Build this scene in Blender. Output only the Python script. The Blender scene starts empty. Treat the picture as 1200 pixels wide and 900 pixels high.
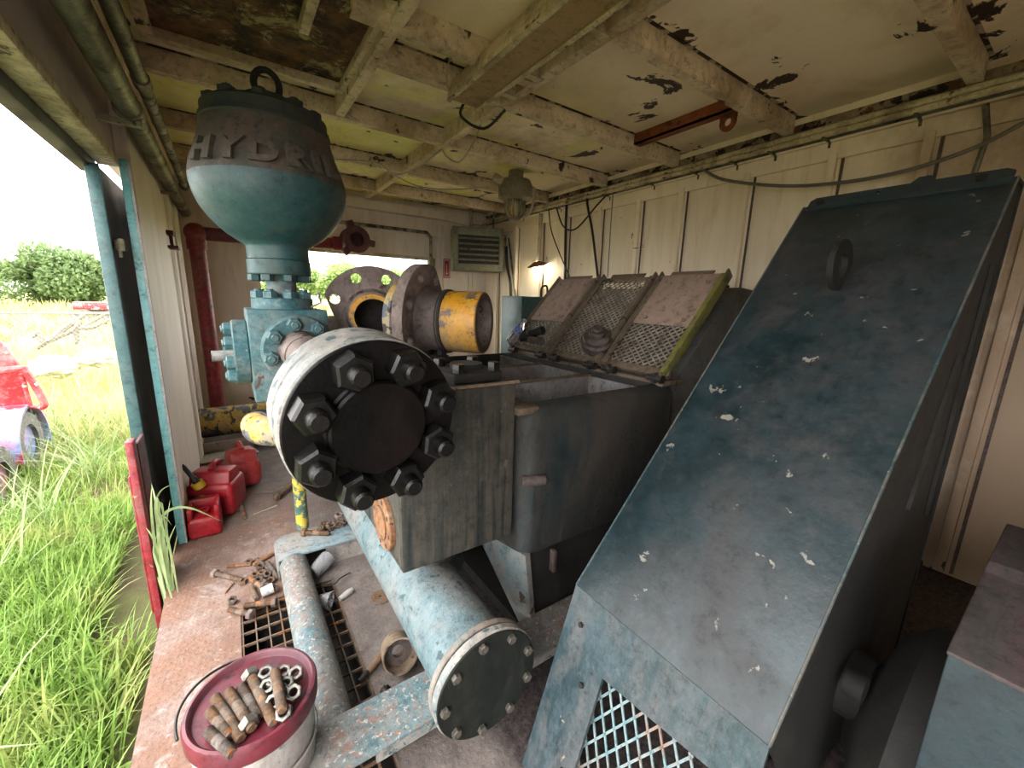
import bpy, bmesh, math, random
import numpy as np
from mathutils import Vector, Matrix, Quaternion
random.seed(7)
rng = np.random.default_rng(5)
SC = bpy.context.scene
COL = SC.collection
V = Vector
PI = math.pi

# ------------------------------------------------------------------ camera
FPX = 474.0
CAM = V((0, 0, 1.42))
ROT = Matrix(((0.82512, 0.09363, -0.55714), (-0.56432, 0.18306, -0.80501), (0.02662, 0.97863, 0.20389)))
def _ortho():
    y = V((267 - 600, -(342 - 450), -FPX)).normalized()
    x = V((1300 - 600, -(370 - 450), -FPX)).normalized()
    x = (x - y * x.dot(y)).normalized()
    return Matrix((x, y, x.cross(y)))
ROT = _ortho()
cd = bpy.data.cameras.new('camera'); cd.sensor_width = 36; cd.lens = FPX / 1200 * 36
cd.clip_start = 0.02; cd.clip_end = 500
cam = bpy.data.objects.new('camera', cd); COL.objects.link(cam)
cam.matrix_world = Matrix.Translation(CAM) @ ROT.to_4x4()
SC.camera = cam

def at(x, y, X=None, Y=None, Z=None):
    """turn a measured photo pixel plus one known world coordinate into a world point"""
    r = ROT @ V((x - 600, -(y - 450), -FPX))
    if X is not None: t = (X - CAM.x) / r.x
    elif Y is not None: t = (Y - CAM.y) / r.y
    else: t = (Z - CAM.z) / r.z
    return CAM + r * t

# ------------------------------------------------------------------ materials
def lin(c):
    out = []
    for v in c:
        v = v / 255.0
        out.append(v / 12.92 if v <= .04045 else ((v + .055) / 1.055) ** 2.4)
    return (*out, 1)

LIN = lin
# relative tone of single paints
TONE = {'maroon_plastic_lid': .78, 'pale_limestone': 1.5, 'dark_teal_paint': .5, 'streaky_teal_paint': .66, 'dusty_grey_letters': .6, 'dusty_grey_blue_casing': .6, 'flaking_teal_rail_pipe': .85, 'pale_teal_channel': .85, 'pale_blue_worn_pipe': .70, 'cream_beam_paint': 1.55, 'dusty_brown_rubber_sheet': 1.15, 'black_oily_flange_face': .8,
        'dark_teal_housing': .5, 'teal_jamb_paint': 1.9, 'teal_door_frame_paint': .7, 'orange_rust': .75, 'faded_red_pipe_paint': 1.5, 'dark_maroon_paint': 1.3, 'worn_teal_paint': 1.0, 'dampener_soot_grime': 1.15, 'dusty_expanded_metal': 1.9, 'bright_zinc_nut': .6, 'teal_expanded_metal': .9, 'cream_painted_conduit': 1.75, 'bare_grey_brown_casting': 1.15}
class N:
    def __init__(self, name):
        self.m = bpy.data.materials.new(name); self.m.use_nodes = True
        self.t = self.m.node_tree; self.t.nodes.clear()
        self.out = self.n('ShaderNodeOutputMaterial')
        self.b = self.n('ShaderNodeBsdfPrincipled')
        self.t.links.new(self.b.outputs[0], self.out.inputs[0])
        self.coord = None
    def n(self, k, **kw):
        nd = self.t.nodes.new(k)
        for a, v in kw.items(): setattr(nd, a, v)
        return nd
    def l(self, a, b): self.t.links.new(a, b)
    def pos(self, stretch=(1, 1, 1), world=False):
        if world:
            o = self.n('ShaderNodeNewGeometry').outputs['Position']
        else:
            o = self.n('ShaderNodeTexCoord').outputs['Object']
        if tuple(stretch) != (1, 1, 1):
            mp = self.n('ShaderNodeMapping'); mp.inputs['Scale'].default_value = stretch
            self.l(o, mp.inputs[0]); o = mp.outputs[0]
        return o
    def noise(self, vec, scale, detail=4, rough=.6, dist=0):
        t = self.n('ShaderNodeTexNoise'); t.inputs['Scale'].default_value = scale
        t.inputs['Detail'].default_value = detail; t.inputs['Roughness'].default_value = rough
        t.inputs['Distortion'].default_value = dist
        self.l(vec, t.inputs['Vector']); return t.outputs['Fac']
    def ramp(self, v, a, b, lo=0., hi=1.):
        m = self.n('ShaderNodeMapRange'); m.inputs[1].default_value = a; m.inputs[2].default_value = b
        m.inputs[3].default_value = lo; m.inputs[4].default_value = hi
        self.l(v, m.inputs[0]); return m.outputs[0]
    def math(self, op, a, b=None):
        m = self.n('ShaderNodeMath', operation=op)
        for i, x in enumerate((a, b)):
            if x is None: continue
            if isinstance(x, (int, float)): m.inputs[i].default_value = x
            else: self.l(x, m.inputs[i])
        return m.outputs[0]
    def mix(self, f, a, b):
        m = self.n('ShaderNodeMix', data_type='RGBA')
        if isinstance(f, (int, float)): m.inputs[0].default_value = f
        else: self.l(f, m.inputs[0])
        for i, x in ((6, a), (7, b)):
            if isinstance(x, tuple): m.inputs[i].default_value = x
            else: self.l(x, m.inputs[i])
        return m.outputs[2]
    def bump(self, h, s=.2, d=.01):
        b = self.n('ShaderNodeBump'); b.inputs['Strength'].default_value = s; b.inputs['Distance'].default_value = d
        self.l(h, b.inputs['Height']); self.l(b.outputs[0], self.b.inputs['Normal'])
    def fin(self, col, rough=.5, metal=0, spec=.5):
        if isinstance(col, tuple): self.b.inputs['Base Color'].default_value = col
        else: self.l(col, self.b.inputs['Base Color'])
        if isinstance(rough, (int, float)): self.b.inputs['Roughness'].default_value = rough
        else: self.l(rough, self.b.inputs['Roughness'])
        self.b.inputs['Metallic'].default_value = metal
        self.b.inputs['Specular IOR Level'].default_value = spec
        return self.m

def worn(name, base, alt, dust=None, dust_amt=.45, chip=None, chip_t=.68, chip_s=9, scale=4, rough=.55, metal=0.,
         bump=.25, stretch=(1, 1, 1), chip2=None, chip2_t=.7, chip2_s=20, spec=.5, world=False, k=.67):
    k *= TONE.get(name, 1.)
    lin = lambda c: tuple(v * k for v in LIN(c)[:3]) + (1,)
    n = N(name); p = n.pos(stretch, world); q = n.pos(world=world)
    chip_t = .5 + (chip_t - .5) * .62; chip2_t = .5 + (chip2_t - .5) * .62
    c = n.mix(n.ramp(n.noise(p, scale, 8, .7), .38, .62), lin(base), lin(alt))
    r = rough
    if dust:
        f = n.ramp(n.noise(p, scale * .45, 9, .72, .4), .58 - dust_amt * .3, .70 - dust_amt * .2, 0, .95)
        c = n.mix(f, c, lin(dust)); r = n.ramp(f, 0, 1, rough, min(1, rough + .3))
        g = n.noise(q, max(scale * 5, 24), 10, .8)           # fine dirt speckle
        c = n.mix(n.ramp(g, .52, .64, 0, .75), c, lin([v * .45 for v in base]))
        c = n.mix(n.ramp(g, .47, .36, 0, .6), c, lin([min(255, v * 1.12) for v in dust]))
        g = n.noise(p, scale * 1.7, 6, .7, 1.2)             # drips and wipes
        c = n.mix(n.ramp(g, .53, .66, 0, .5), c, lin([v * .6 for v in alt]))
    h = n.noise(q, scale * 9, 6, .7)
    if chip:
        f = n.ramp(n.noise(q, chip_s, 6, .6, .3), chip_t, chip_t + .03)
        c = n.mix(f, c, lin(chip)); h = n.math('SUBTRACT', h, n.math('MULTIPLY', f, .5))
    if chip2:
        f = n.ramp(n.noise(q, chip2_s, 5, .6, .2), chip2_t, chip2_t + .03)
        c = n.mix(f, c, lin(chip2))
    n.bump(h, bump, .01)
    return n.fin(c, r, metal, spec)

M = {}
M['guard'] = worn('dark_teal_paint', (26, 54, 60), (50, 80, 90), (86, 85, 88), .42, (196, 190, 178), .765, 17, 4, .4, bump=.15, spec=.45)
M['guard_low'] = worn('streaky_teal_paint', (36, 68, 76), (74, 100, 110), (104, 106, 108), .42, (180, 168, 150), .80, 24, 8, .45, stretch=(3, 3, .35), bump=.15)
M['dark_iron'] = worn('grimy_dark_iron', (15, 15, 14), (27, 25, 22), (42, 37, 31), .4, None, scale=5, rough=.75)
M['black_face'] = worn('black_oily_flange_face', (3, 3, 3), (9, 6, 6), (28, 10, 8), .3, (50, 34, 26), .88, 16, 6, .45, spec=.22)
M['stud_end'] = worn('dark_stud_ends', (6, 6, 6), (18, 15, 14), (34, 31, 29), .25, None, scale=20, rough=.35, metal=.2)
M['nut_steel'] = worn('greasy_black_nut', (12, 12, 12), (24, 23, 22), (44, 42, 40), .3, None, scale=14, rough=.3, metal=.2)
M['rim'] = worn('pale_worn_rim', (150, 146, 140), (116, 130, 132), (172, 164, 156), .55, (66, 92, 98), .66, 22, 7, .5)
M['teal'] = worn('worn_teal_paint', (40, 96, 104), (66, 118, 126), (132, 138, 136), .45, (180, 176, 166), .74, 16, 6, .5, chip2=(84, 60, 52), chip2_t=.76, chip2_s=11)
M['damp'] = worn('dampener_teal_paint', (34, 78, 82), (50, 94, 98), (82, 92, 86), .42, (112, 56, 48), .78, 14, 4, .5, bump=.08)
M['damp_top'] = worn('dampener_soot_grime', (62, 70, 66), (84, 78, 70), (104, 84, 76), .55, (108, 66, 58), .76, 10, 4, .6)
M['damp_cap'] = worn('dampener_cap_paint', (32, 54, 54), (46, 60, 56), (68, 64, 56), .5, None, scale=6, rough=.6)
M['pale_pipe'] = worn('pale_blue_worn_pipe', (104, 140, 150), (140, 164, 170), (160, 158, 154), .55, (72, 100, 104), .72, 16, 6, .5, bump=.5)
M['fluid'] = worn('streaked_dark_teal_block', (18, 32, 36), (32, 42, 43), (84, 78, 68), .62, (104, 92, 78), .74, 14, 5, .55, stretch=(9, 9, .3), bump=.3)
M['tub'] = worn('grimy_teal_casting', (24, 40, 44), (40, 50, 52), (62, 52, 44), .55, (38, 30, 25), .72, 10, 6, .6, stretch=(2, 2, .5), bump=.35)
M['tub_in'] = worn('wet_grey_tub_lining', (126, 124, 126), (170, 172, 178), (120, 102, 88), .45, None, scale=4, rough=.34, bump=.3)
M['frame_pale'] = worn('dusty_pale_teal_frame', (112, 138, 144), (140, 140, 136), (146, 128, 114), .55, (70, 56, 46), .68, 9, 5, .65, stretch=(2, 2, .6))
M['rust'] = worn('orange_rust', (150, 96, 58), (176, 124, 82), (190, 160, 130), .35, (90, 56, 38), .66, 12, 9, .85)
M['rust_bolt'] = worn('brown_rusty_bolt', (112, 84, 62), (140, 104, 72), (124, 112, 102), .5, (176, 110, 50), .66, 26, 22, .7, metal=.25, bump=.4)
M['rust_dark'] = worn('dark_rusty_bolt', (88, 70, 60), (108, 90, 76), (130, 122, 116), .45, (150, 96, 56), .68, 26, 22, .65, metal=.3, bump=.4)
M['nut_bright'] = worn('bright_zinc_nut', (196, 196, 190), (165, 160, 150), (140, 120, 100), .35, None, scale=30, rough=.32, metal=.75)
M['pipe_rail'] = worn('flaking_teal_rail_pipe', (78, 116, 126), (108, 138, 144), (150, 142, 136), .6, (146, 116, 104), .60, 42, 9, .6, chip2=(186, 182, 174), chip2_t=.64, chip2_s=60, bump=.4)
M['floor_chan'] = worn('pale_teal_channel', (116, 150, 160), (150, 164, 168), (166, 156, 148), .5, (140, 108, 94), .68, 26, 5, .6)
M['grey_web'] = worn('dusty_grey_web', (150, 144, 140), (166, 158, 152), (176, 166, 158), .5, None, scale=5, rough=.8)
M['yellow'] = worn('chipped_yellow_paint', (206, 142, 14), (216, 160, 34), (150, 128, 96), .35, (112, 96, 90), .60, 11, 8, .5, chip2=(70, 58, 52), chip2_t=.70, chip2_s=24)
M['yellow_rust'] = worn('yellow_grey_worn_paint', (206, 166, 60), (224, 190, 90), (150, 150, 150), .5, (100, 104, 112), .55, 10, 6, .6, chip2=(64, 58, 52), chip2_t=.6, chip2_s=16)
M['yel_green'] = worn('yellow_over_green_paint', (58, 104, 96), (80, 120, 110), (126, 130, 116), .4, (204, 180, 66), .55, 18, 9, .5)
M['grey_cast'] = worn('bare_grey_brown_casting', (128, 112, 108), (150, 134, 128), (98, 84, 78), .5, (76, 58, 50), .68, 12, 6, .6, metal=.15)
M['dark_cast'] = worn('dark_brown_casting', (56, 46, 44), (82, 68, 64), (100, 88, 82), .45, None, scale=7, rough=.55)
M['dark_blue'] = worn('dark_slate_rubber', (58, 60, 72), (74, 76, 84), (110, 104, 100), .4, None, scale=9, rough=.6)
M['red_paint'] = worn('faded_red_pipe_paint', (120, 22, 34), (140, 34, 44), (120, 80, 76), .35, (56, 30, 28), .70, 8, 6, .5, chip2=(190, 140, 84), chip2_t=.80, chip2_s=18)
M['red_dark'] = worn('dark_maroon_paint', (92, 34, 42), (110, 44, 50), (84, 62, 58), .4, None, scale=7, rough=.55)
M['red_plastic'] = worn('red_plastic', (170, 14, 32), (184, 26, 42), (190, 64, 68), .25, None, scale=4, rough=.4, bump=.04)
M['red_faded'] = worn('sun_faded_red_plastic', (190, 48, 48), (198, 64, 62), (190, 92, 88), .35, None, scale=4, rough=.5, bump=.04)
M['black_plastic'] = worn('black_plastic', (22, 22, 24), (34, 34, 36), None, scale=8, rough=.45)
M['yellow_plastic'] = worn('yellow_plastic', (226, 186, 40), (236, 200, 60), None, scale=8, rough=.4)
M['bucket_white'] = worn('dirty_white_plastic', (206, 204, 202), (186, 182, 180), (150, 136, 126), .4, (96, 80, 72), .7, 7, 6, .4, stretch=(1, 1, .3), bump=.05)
M['lid_maroon'] = worn('maroon_plastic_lid', (124, 36, 52), (142, 48, 66), (104, 72, 84), .5, (60, 36, 44), .76, 14, 6, .4, bump=.05)
M['peel'] = worn('peeling_rusted_cream_strip', (206, 190, 160), (196, 176, 146), (110, 84, 66), .6, (40, 28, 24), .53, 9, 5, .8, chip2=(120, 78, 50), chip2_t=.62, chip2_s=14)
M['cover_dark'] = worn('dark_green_black_cover', (14, 20, 18), (22, 28, 24), (38, 38, 32), .4, None, scale=6, rough=.65, stretch=(3, 3, .6), spec=.3)
M['seam'] = worn('dark_rust_seam', (40, 28, 24), (58, 40, 32), (84, 62, 48), .4, (206, 188, 160), .53, 7, 9, .85)
M['galv'] = worn('old_galvanised_pipe', (112, 110, 90), (150, 146, 124), (84, 76, 60), .45, (60, 48, 38), .62, 12, 8, .4, metal=.4)
M['galv_pale'] = worn('paint_flecked_pipe', (170, 164, 136), (196, 190, 164), (110, 100, 78), .5, (74, 60, 48), .58, 14, 10, .55)
M['cream'] = worn('cream_beam_paint', (216, 198, 170), (226, 210, 182), (168, 146, 116), .42, (58, 40, 34), .725, 6, 4, .6, bump=.3, world=True)
M['conduit'] = worn('cream_painted_conduit', (180, 166, 134), (196, 184, 152), (120, 106, 84), .42, (70, 56, 46), .68, 14, 8, .55)
M['cable_black'] = worn('black_rubber_cable', (28, 27, 26), (40, 38, 36), None, scale=8, rough=.55)
M['cable_grey'] = worn('grey_cable', (110, 106, 96), (132, 126, 114), None, scale=8, rough=.6)
M['cable_pale'] = worn('pale_cable', (186, 178, 160), (200, 194, 178), None, scale=8, rough=.6)
M['heater'] = worn('grey_green_heater_paint', (120, 124, 100), (140, 142, 118), (160, 152, 124), .4, (80, 60, 44), .7, 14, 8, .5)
M['heater_fin'] = worn('dark_heater_fins', (40, 30, 28), (62, 46, 42), None, scale=8, rough=.6)
M['lens_tan'] = worn('aged_tan_diffuser', (176, 142, 86), (188, 156, 100), (160, 132, 90), .4, None, scale=3, rough=.45, bump=.05)
M['lamp_grey'] = worn('cast_aluminium_lamp', (150, 142, 118), (168, 160, 136), (120, 108, 84), .4, None, scale=8, rough=.5, metal=.2)
M['orange_steel'] = worn('orange_rusty_angle', (164, 88, 40), (150, 76, 36), (96, 52, 32), .4, (60, 36, 26), .68, 9, 7, .7)
M['mesh_grey'] = worn('dusty_expanded_metal', (122, 114, 102), (146, 138, 126), (98, 86, 74), .45, None, scale=14, rough=.6, metal=.25)
M['mesh_teal'] = worn('teal_expanded_metal', (110, 150, 158), (150, 176, 180), (150, 120, 104), .35, None, scale=14, rough=.5)
M['lid_frame'] = worn('dusty_brown_lid_frame', (110, 96, 80), (128, 112, 94), (92, 78, 62), .45, (60, 48, 38), .68, 9, 8, .6)
M['lid_green'] = worn('yellow_green_lid_edge', (118, 120, 46), (134, 130, 62), (100, 92, 60), .4, None, scale=9, rough=.55)
M['rubber_sheet'] = worn('dusty_brown_rubber_sheet', (152, 130, 116), (164, 142, 128), (136, 112, 100), .45, None, scale=4, rough=.75, bump=.1)
M['bracket'] = worn('black_hinge_steel', (40, 38, 36), (64, 60, 54), (96, 88, 76), .4, None, scale=14, rough=.5, metal=.3)
M['case'] = worn('dusty_grey_blue_casing', (110, 116, 120), (128, 128, 126), (104, 94, 82), .5, None, scale=3, rough=.6)
M['teal_door'] = worn('teal_door_frame_paint', (58, 108, 110), (76, 124, 126), (112, 132, 130), .35, None, scale=3, rough=.5, bump=.08)
M['door_dark'] = worn('dark_track_and_gap_shade', (36, 36, 44), (46, 46, 54), (60, 58, 62), .3, None, scale=4, rough=.6)
M['letters'] = worn('dusty_grey_letters', (104, 102, 94), (124, 120, 110), (130, 116, 104), .4, None, scale=10, rough=.6)
M['edge_chips'] = worn('chipped_teal_edge', (40, 70, 76), (60, 90, 96), (110, 104, 96), .5, (206, 202, 192), .72, 30, 8, .5)
M['bolt_grey'] = worn('dull_steel_bolt', (88, 86, 80), (112, 106, 98), (130, 118, 104), .4, None, scale=20, rough=.45, metal=.4)
M['jamb_teal'] = worn('teal_jamb_paint', (92, 150, 154), (112, 168, 170), (130, 160, 158), .3, None, scale=3, rough=.45, bump=.08)
M['edge_teal'] = worn('dark_teal_housing', (30, 62, 74), (44, 78, 88), (60, 70, 74), .45, (120, 140, 146), .80, 34, 8, .55)
M['grey_dusty_top'] = worn('dark_grey_dusty_steel', (62, 58, 56), (78, 72, 70), (92, 70, 72), .4, None, scale=5, rough=.8, stretch=(1, 4, 1))
M['cabinet'] = worn('dark_green_cabinet', (34, 84, 84), (46, 96, 94), (70, 94, 90), .3, None, scale=4, rough=.5)
M['steel_tan'] = worn('tan_scaled_steel', (156, 136, 112), (176, 158, 136), (120, 96, 76), .45, (84, 62, 48), .66, 18, 9, .5, metal=.3)
M['sign_red'] = worn('red_sign_vinyl', (190, 40, 40), (196, 52, 48), None, scale=8, rough=.5)
M['sign_white'] = worn('white_vinyl', (226, 214, 206), (216, 206, 196), None, scale=8, rough=.5)
M['wood'] = worn('old_wood', (140, 100, 70), (160, 120, 86), (120, 108, 96), .4, None, scale=8, rough=.7, stretch=(1, 8, 1))
M['cardboard'] = worn('dusty_board', (176, 164, 152), (192, 182, 168), (150, 136, 126), .4, None, scale=6, rough=.85)
M['white_rubber'] = worn('off_white_rubber', (196, 192, 190), (206, 202, 198), (170, 158, 150), .3, None, scale=10, rough=.6)
M['trunk'] = worn('tree_bark', (84, 74, 62), (104, 94, 80), None, scale=6, rough=.9)
M['dead'] = worn('bleached_dead_wood', (150, 146, 136), (120, 114, 104), None, scale=6, rough=.9)
M['stone'] = worn('pale_limestone', (186, 184, 172), (176, 174, 156), (160, 164, 130), .3, None, scale=3, rough=.9)
M['tyre'] = worn('grey_weathered_tyre', (84, 86, 84), (110, 110, 104), (140, 138, 126), .4, None, scale=7, rough=.85)
M['red_car'] = worn('faded_red_bodywork', (196, 36, 44), (208, 60, 64), (220, 150, 146), .35, (236, 222, 214), .64, 6, 4, .45)
M['blue_fender'] = worn('blue_over_red_fender', (110, 150, 206), (150, 180, 220), (220, 110, 120), .45, (190, 60, 70), .66, 4, 3, .4)
M['wire'] = worn('galvanised_wire', (150, 146, 140), (170, 166, 160), None, scale=8, rough=.5, metal=.3)

def glass(name, col, rough=.08):
    n = N(name); n.b.inputs['Transmission Weight'].default_value = .85; n.b.inputs['IOR'].default_value = 1.3
    return n.fin(lin(col), rough)
M['clear_plastic'] = glass('clear_cloudy_plastic', (236, 236, 240), .22)
M['globe'] = glass('dusty_lamp_glass', (226, 214, 176), .3)
M['blue_label'] = worn('blue_white_bottle_label', (70, 96, 180), (100, 124, 200), (220, 224, 236), .4, None, scale=16, rough=.4)

def m_floor():
    lin = lambda c: tuple(v * .56 for v in LIN(c)[:3]) + (1,)
    n = N('rusty_tread_plate'); p = n.pos(world=True)
    sep = n.n('ShaderNodeSeparateXYZ'); n.l(p, sep.inputs[0])
    a = n.mix(n.ramp(n.noise(p, 3.2, 8, .72), .40, .60), lin((138, 110, 98)), lin((172, 148, 138)))
    a = n.mix(n.ramp(n.noise(p, 2.3, 9, .75, .5), .44, .60, 0, .8), a, lin((150, 104, 76)))
    a = n.mix(n.ramp(n.noise(p, 11, 8, .8), .52, .66, 0, .7), a, lin((118, 92, 80)))
    a = n.mix(n.ramp(n.noise(p, 26, 4, .6), .62, .72), a, lin((190, 172, 164)))
    a = n.mix(n.ramp(n.noise(p, 60, 6, .8), .50, .62, 0, .5), a, lin((112, 86, 76)))
    a = n.mix(n.ramp(n.noise(p, 6, 8, .8, .8), .55, .63, 0, .6), a, lin((198, 182, 176)))
    g = n.mix(n.ramp(n.noise(p, 9, 8, .75), .35, .65), lin((104, 94, 90)), lin((150, 138, 132)))
    g = n.mix(n.ramp(n.noise(p, 2, 6, .7), .5, .7), g, lin((120, 98, 88)))
    wob = n.math('MULTIPLY', n.math('SUBTRACT', n.noise(p, 2.2, 5, .6), .5), .5)
    fx = n.ramp(n.math('ADD', sep.outputs[0], wob), .18, .30)
    fy = n.ramp(n.math('ADD', sep.outputs[1], n.math('MULTIPLY', wob, 3)), 2.7, 3.5)
    f = n.math('MAXIMUM', fx, fy)
    c = n.mix(f, a, g)
    k = n.mix(n.ramp(n.noise(p, 40, 6, .8), .42, .6), lin((40, 34, 36)), lin((98, 84, 82)))
    f2 = n.ramp(n.math('ADD', sep.outputs[0], n.math('MULTIPLY', wob, .3)), .55, .62)
    c = n.mix(f2, c, k)
    # raised diamond lugs
    def wave(rot):
        mp = n.n('ShaderNodeMapping'); mp.inputs['Rotation'].default_value = (0, 0, rot); n.l(p, mp.inputs[0])
        w = n.n('ShaderNodeTexWave'); w.inputs['Scale'].default_value = 11; n.l(mp.outputs[0], w.inputs[0]); return w.outputs['Fac']
    lug = n.ramp(n.math('MULTIPLY', wave(PI / 4 + .1), wave(-PI / 4 + .1)), .45, .8)
    h = n.math('ADD', n.math('MULTIPLY', n.math('MULTIPLY', lug, n.math('SUBTRACT', 1., f2)), .22), n.noise(p, 45, 6, .75))
    n.bump(h, .45, .012)
    return n.fin(c, .78)
M['floor'] = m_floor()

def m_wall(name, c1, c2, stain, patch_t, patch_s=2.2, stretch=(1, 1, 1), green=None, rough=.6, seams=False, brown=None):
    n = N(name); p = n.pos(world=True); s = n.pos(stretch, True)
    c = n.mix(n.ramp(n.noise(s, 1.6, 7, .65), .35, .65), lin(c1), lin(c2))
    c = n.mix(n.ramp(n.noise(s, 3.5, 8, .7, .5), .50, .72, 0, .5), c, lin(stain))
    if green:
        sg = n.n('ShaderNodeSeparateXYZ'); n.l(p, sg.inputs[0])
        zone = n.math('MULTIPLY', n.ramp(sg.outputs[1], 1.7, 2.6), n.ramp(sg.outputs[0], 2.9, 2.2))
        gm = n.math('MULTIPLY', n.ramp(n.noise(p, 1.3, 5, .6, .4), .40, .52), n.ramp(n.noise(p, 30, 6, .78), .40, .52))
        c = n.mix(n.math('MULTIPLY', zone, n.ramp(n.noise(p, 2.1, 8, .75), .42, .6, 0, .6)), c, lin((158, 142, 114)))
        c = n.mix(n.math('MULTIPLY', gm, n.math('MULTIPLY', zone, .9)), c, lin(green))
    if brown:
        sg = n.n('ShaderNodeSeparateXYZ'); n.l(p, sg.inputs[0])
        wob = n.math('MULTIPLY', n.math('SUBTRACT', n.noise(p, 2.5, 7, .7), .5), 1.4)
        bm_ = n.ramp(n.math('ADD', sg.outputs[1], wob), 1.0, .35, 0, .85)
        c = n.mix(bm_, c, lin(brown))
    pn = n.noise(p, patch_s, 8, .62, .8)
    if seams:
        sp = n.n('ShaderNodeSeparateXYZ'); n.l(p, sp.inputs[0])
        by = n.math('PINGPONG', n.math('ADD', sp.outputs[1], .25 + .815 * 8), .4075)
        pn = n.math('ADD', pn, n.ramp(by, .02, .13, .11, 0))
        bx = n.math('ABSOLUTE', n.math('SUBTRACT', sp.outputs[0], 2.56))
        pn = n.math('ADD', pn, n.ramp(bx, .0, .10, .10, 0))
        bx = n.math('ABSOLUTE', n.math('SUBTRACT', sp.outputs[0], 1.25))
        pn = n.math('ADD', pn, n.ramp(bx, .0, .14, .05, 0))
    f = n.ramp(pn, patch_t, patch_t + .012)
    c = n.mix(f, c, lin((44, 30, 26)))
    f3 = n.ramp(n.noise(p, 14, 5, .6), .735, .75)
    c = n.mix(f3, c, lin((84, 62, 48)))
    h = n.math('SUBTRACT', n.noise(p, 30, 6, .7), n.math('MULTIPLY', f, .6))
    n.bump(h, .25, .01)
    return n.fin(c, rough)
M['ceiling'] = m_wall('peeling_cream_ceiling', (242, 221, 196), (248, 232, 208), (204, 174, 134), .625, 3.0, (1, 1, 1), (226, 226, 112), seams=True)
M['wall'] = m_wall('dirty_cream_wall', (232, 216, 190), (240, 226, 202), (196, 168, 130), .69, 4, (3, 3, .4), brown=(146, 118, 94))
M['wall_left'] = m_wall('dirty_grey_cream_wall', (208, 196, 180), (218, 208, 194), (164, 146, 128), .69, 4, (3, 3, .4))
M['header'] = m_wall('grimy_mauve_header', (160, 144, 140), (174, 158, 152), (122, 102, 94), .72, 4)

def m_hatch():
    n = N('mossy_rusted_hatch'); p = n.pos(world=True)
    c = n.mix(n.ramp(n.noise(p, 9, 8, .75), .42, .58), lin((42, 28, 24)), lin((112, 78, 50)))
    c = n.mix(n.ramp(n.noise(p, 5, 8, .8, .5), .54, .62), c, lin((172, 160, 112)))
    c = n.mix(n.ramp(n.noise(p, 3, 6, .7), .6, .72), c, lin((150, 88, 40)))
    n.bump(n.noise(p, 25, 8, .8), .6, .02); return n.fin(c, .9)
M['hatch'] = m_hatch()

def m_leaf(name, c1, c2, c3, scale, trans=.35, k=.9):
    lin = lambda c: tuple(v * k for v in LIN(c)[:3]) + (1,)
    n = N(name); p = n.pos(world=True)
    c = n.mix(n.ramp(n.noise(p, scale, 2, .5), .35, .65), lin(c1), lin(c2))
    c = n.mix(n.ramp(n.noise(p, scale * .13, 4, .6), .5, .7), c, lin(c3))
    n.fin(c, .55, 0, .3)
    tr = n.n('ShaderNodeBsdfTranslucent'); n.l(c, tr.inputs[0])
    mx = n.n('ShaderNodeMixShader'); mx.inputs[0].default_value = trans
    n.l(n.b.outputs[0], mx.inputs[1]); n.l(tr.outputs[0], mx.inputs[2]); n.l(mx.outputs[0], n.out.inputs[0])
    return n.m
M['grass'] = m_leaf('green_grass_blades', (104, 140, 56), (146, 174, 88), (170, 166, 104), 14)
M['grass_pale'] = m_leaf('pale_long_grass', (128, 150, 98), (160, 174, 124), (176, 168, 126), 10)
M['grass_far'] = m_leaf('yellow_green_meadow', (166, 168, 108), (186, 182, 124), (200, 190, 132), 2)
M['leaf'] = m_leaf('oak_leaves', (96, 120, 74), (124, 146, 96), (134, 154, 102), 3, .45)
M['leaf_light'] = m_leaf('light_leaves', (120, 148, 84), (150, 172, 104), (138, 160, 92), 3, .3)
def m_ground():
    lin = lambda c: tuple(v * .95 for v in LIN(c)[:3]) + (1,)
    n = N('weedy_soil'); p = n.pos(world=True)
    sep = n.n('ShaderNodeSeparateXYZ'); n.l(p, sep.inputs[0])
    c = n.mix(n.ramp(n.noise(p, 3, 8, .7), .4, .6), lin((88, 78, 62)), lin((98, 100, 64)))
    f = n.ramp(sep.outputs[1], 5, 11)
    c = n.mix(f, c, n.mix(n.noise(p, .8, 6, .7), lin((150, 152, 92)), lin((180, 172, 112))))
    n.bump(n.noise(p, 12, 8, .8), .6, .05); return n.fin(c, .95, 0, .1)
M['ground'] = m_ground()
M['pit'] = worn('dark_sump', (34, 30, 28), (60, 54, 50), (90, 84, 78), .3, None, scale=6, rough=.8)
def emit(name, col, s):
    n = N(name); n.b.inputs['Emission Color'].default_value = lin(col); n.b.inputs['Emission Strength'].default_value = s
    return n.fin(lin(col), .4)
M['bulb'] = emit('lit_bulb_glass', (255, 244, 214), 14)

# ------------------------------------------------------------------ mesh builder
def axis_q(d): return V((0, 0, 1)).rotation_difference(V(d).normalized())

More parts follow.
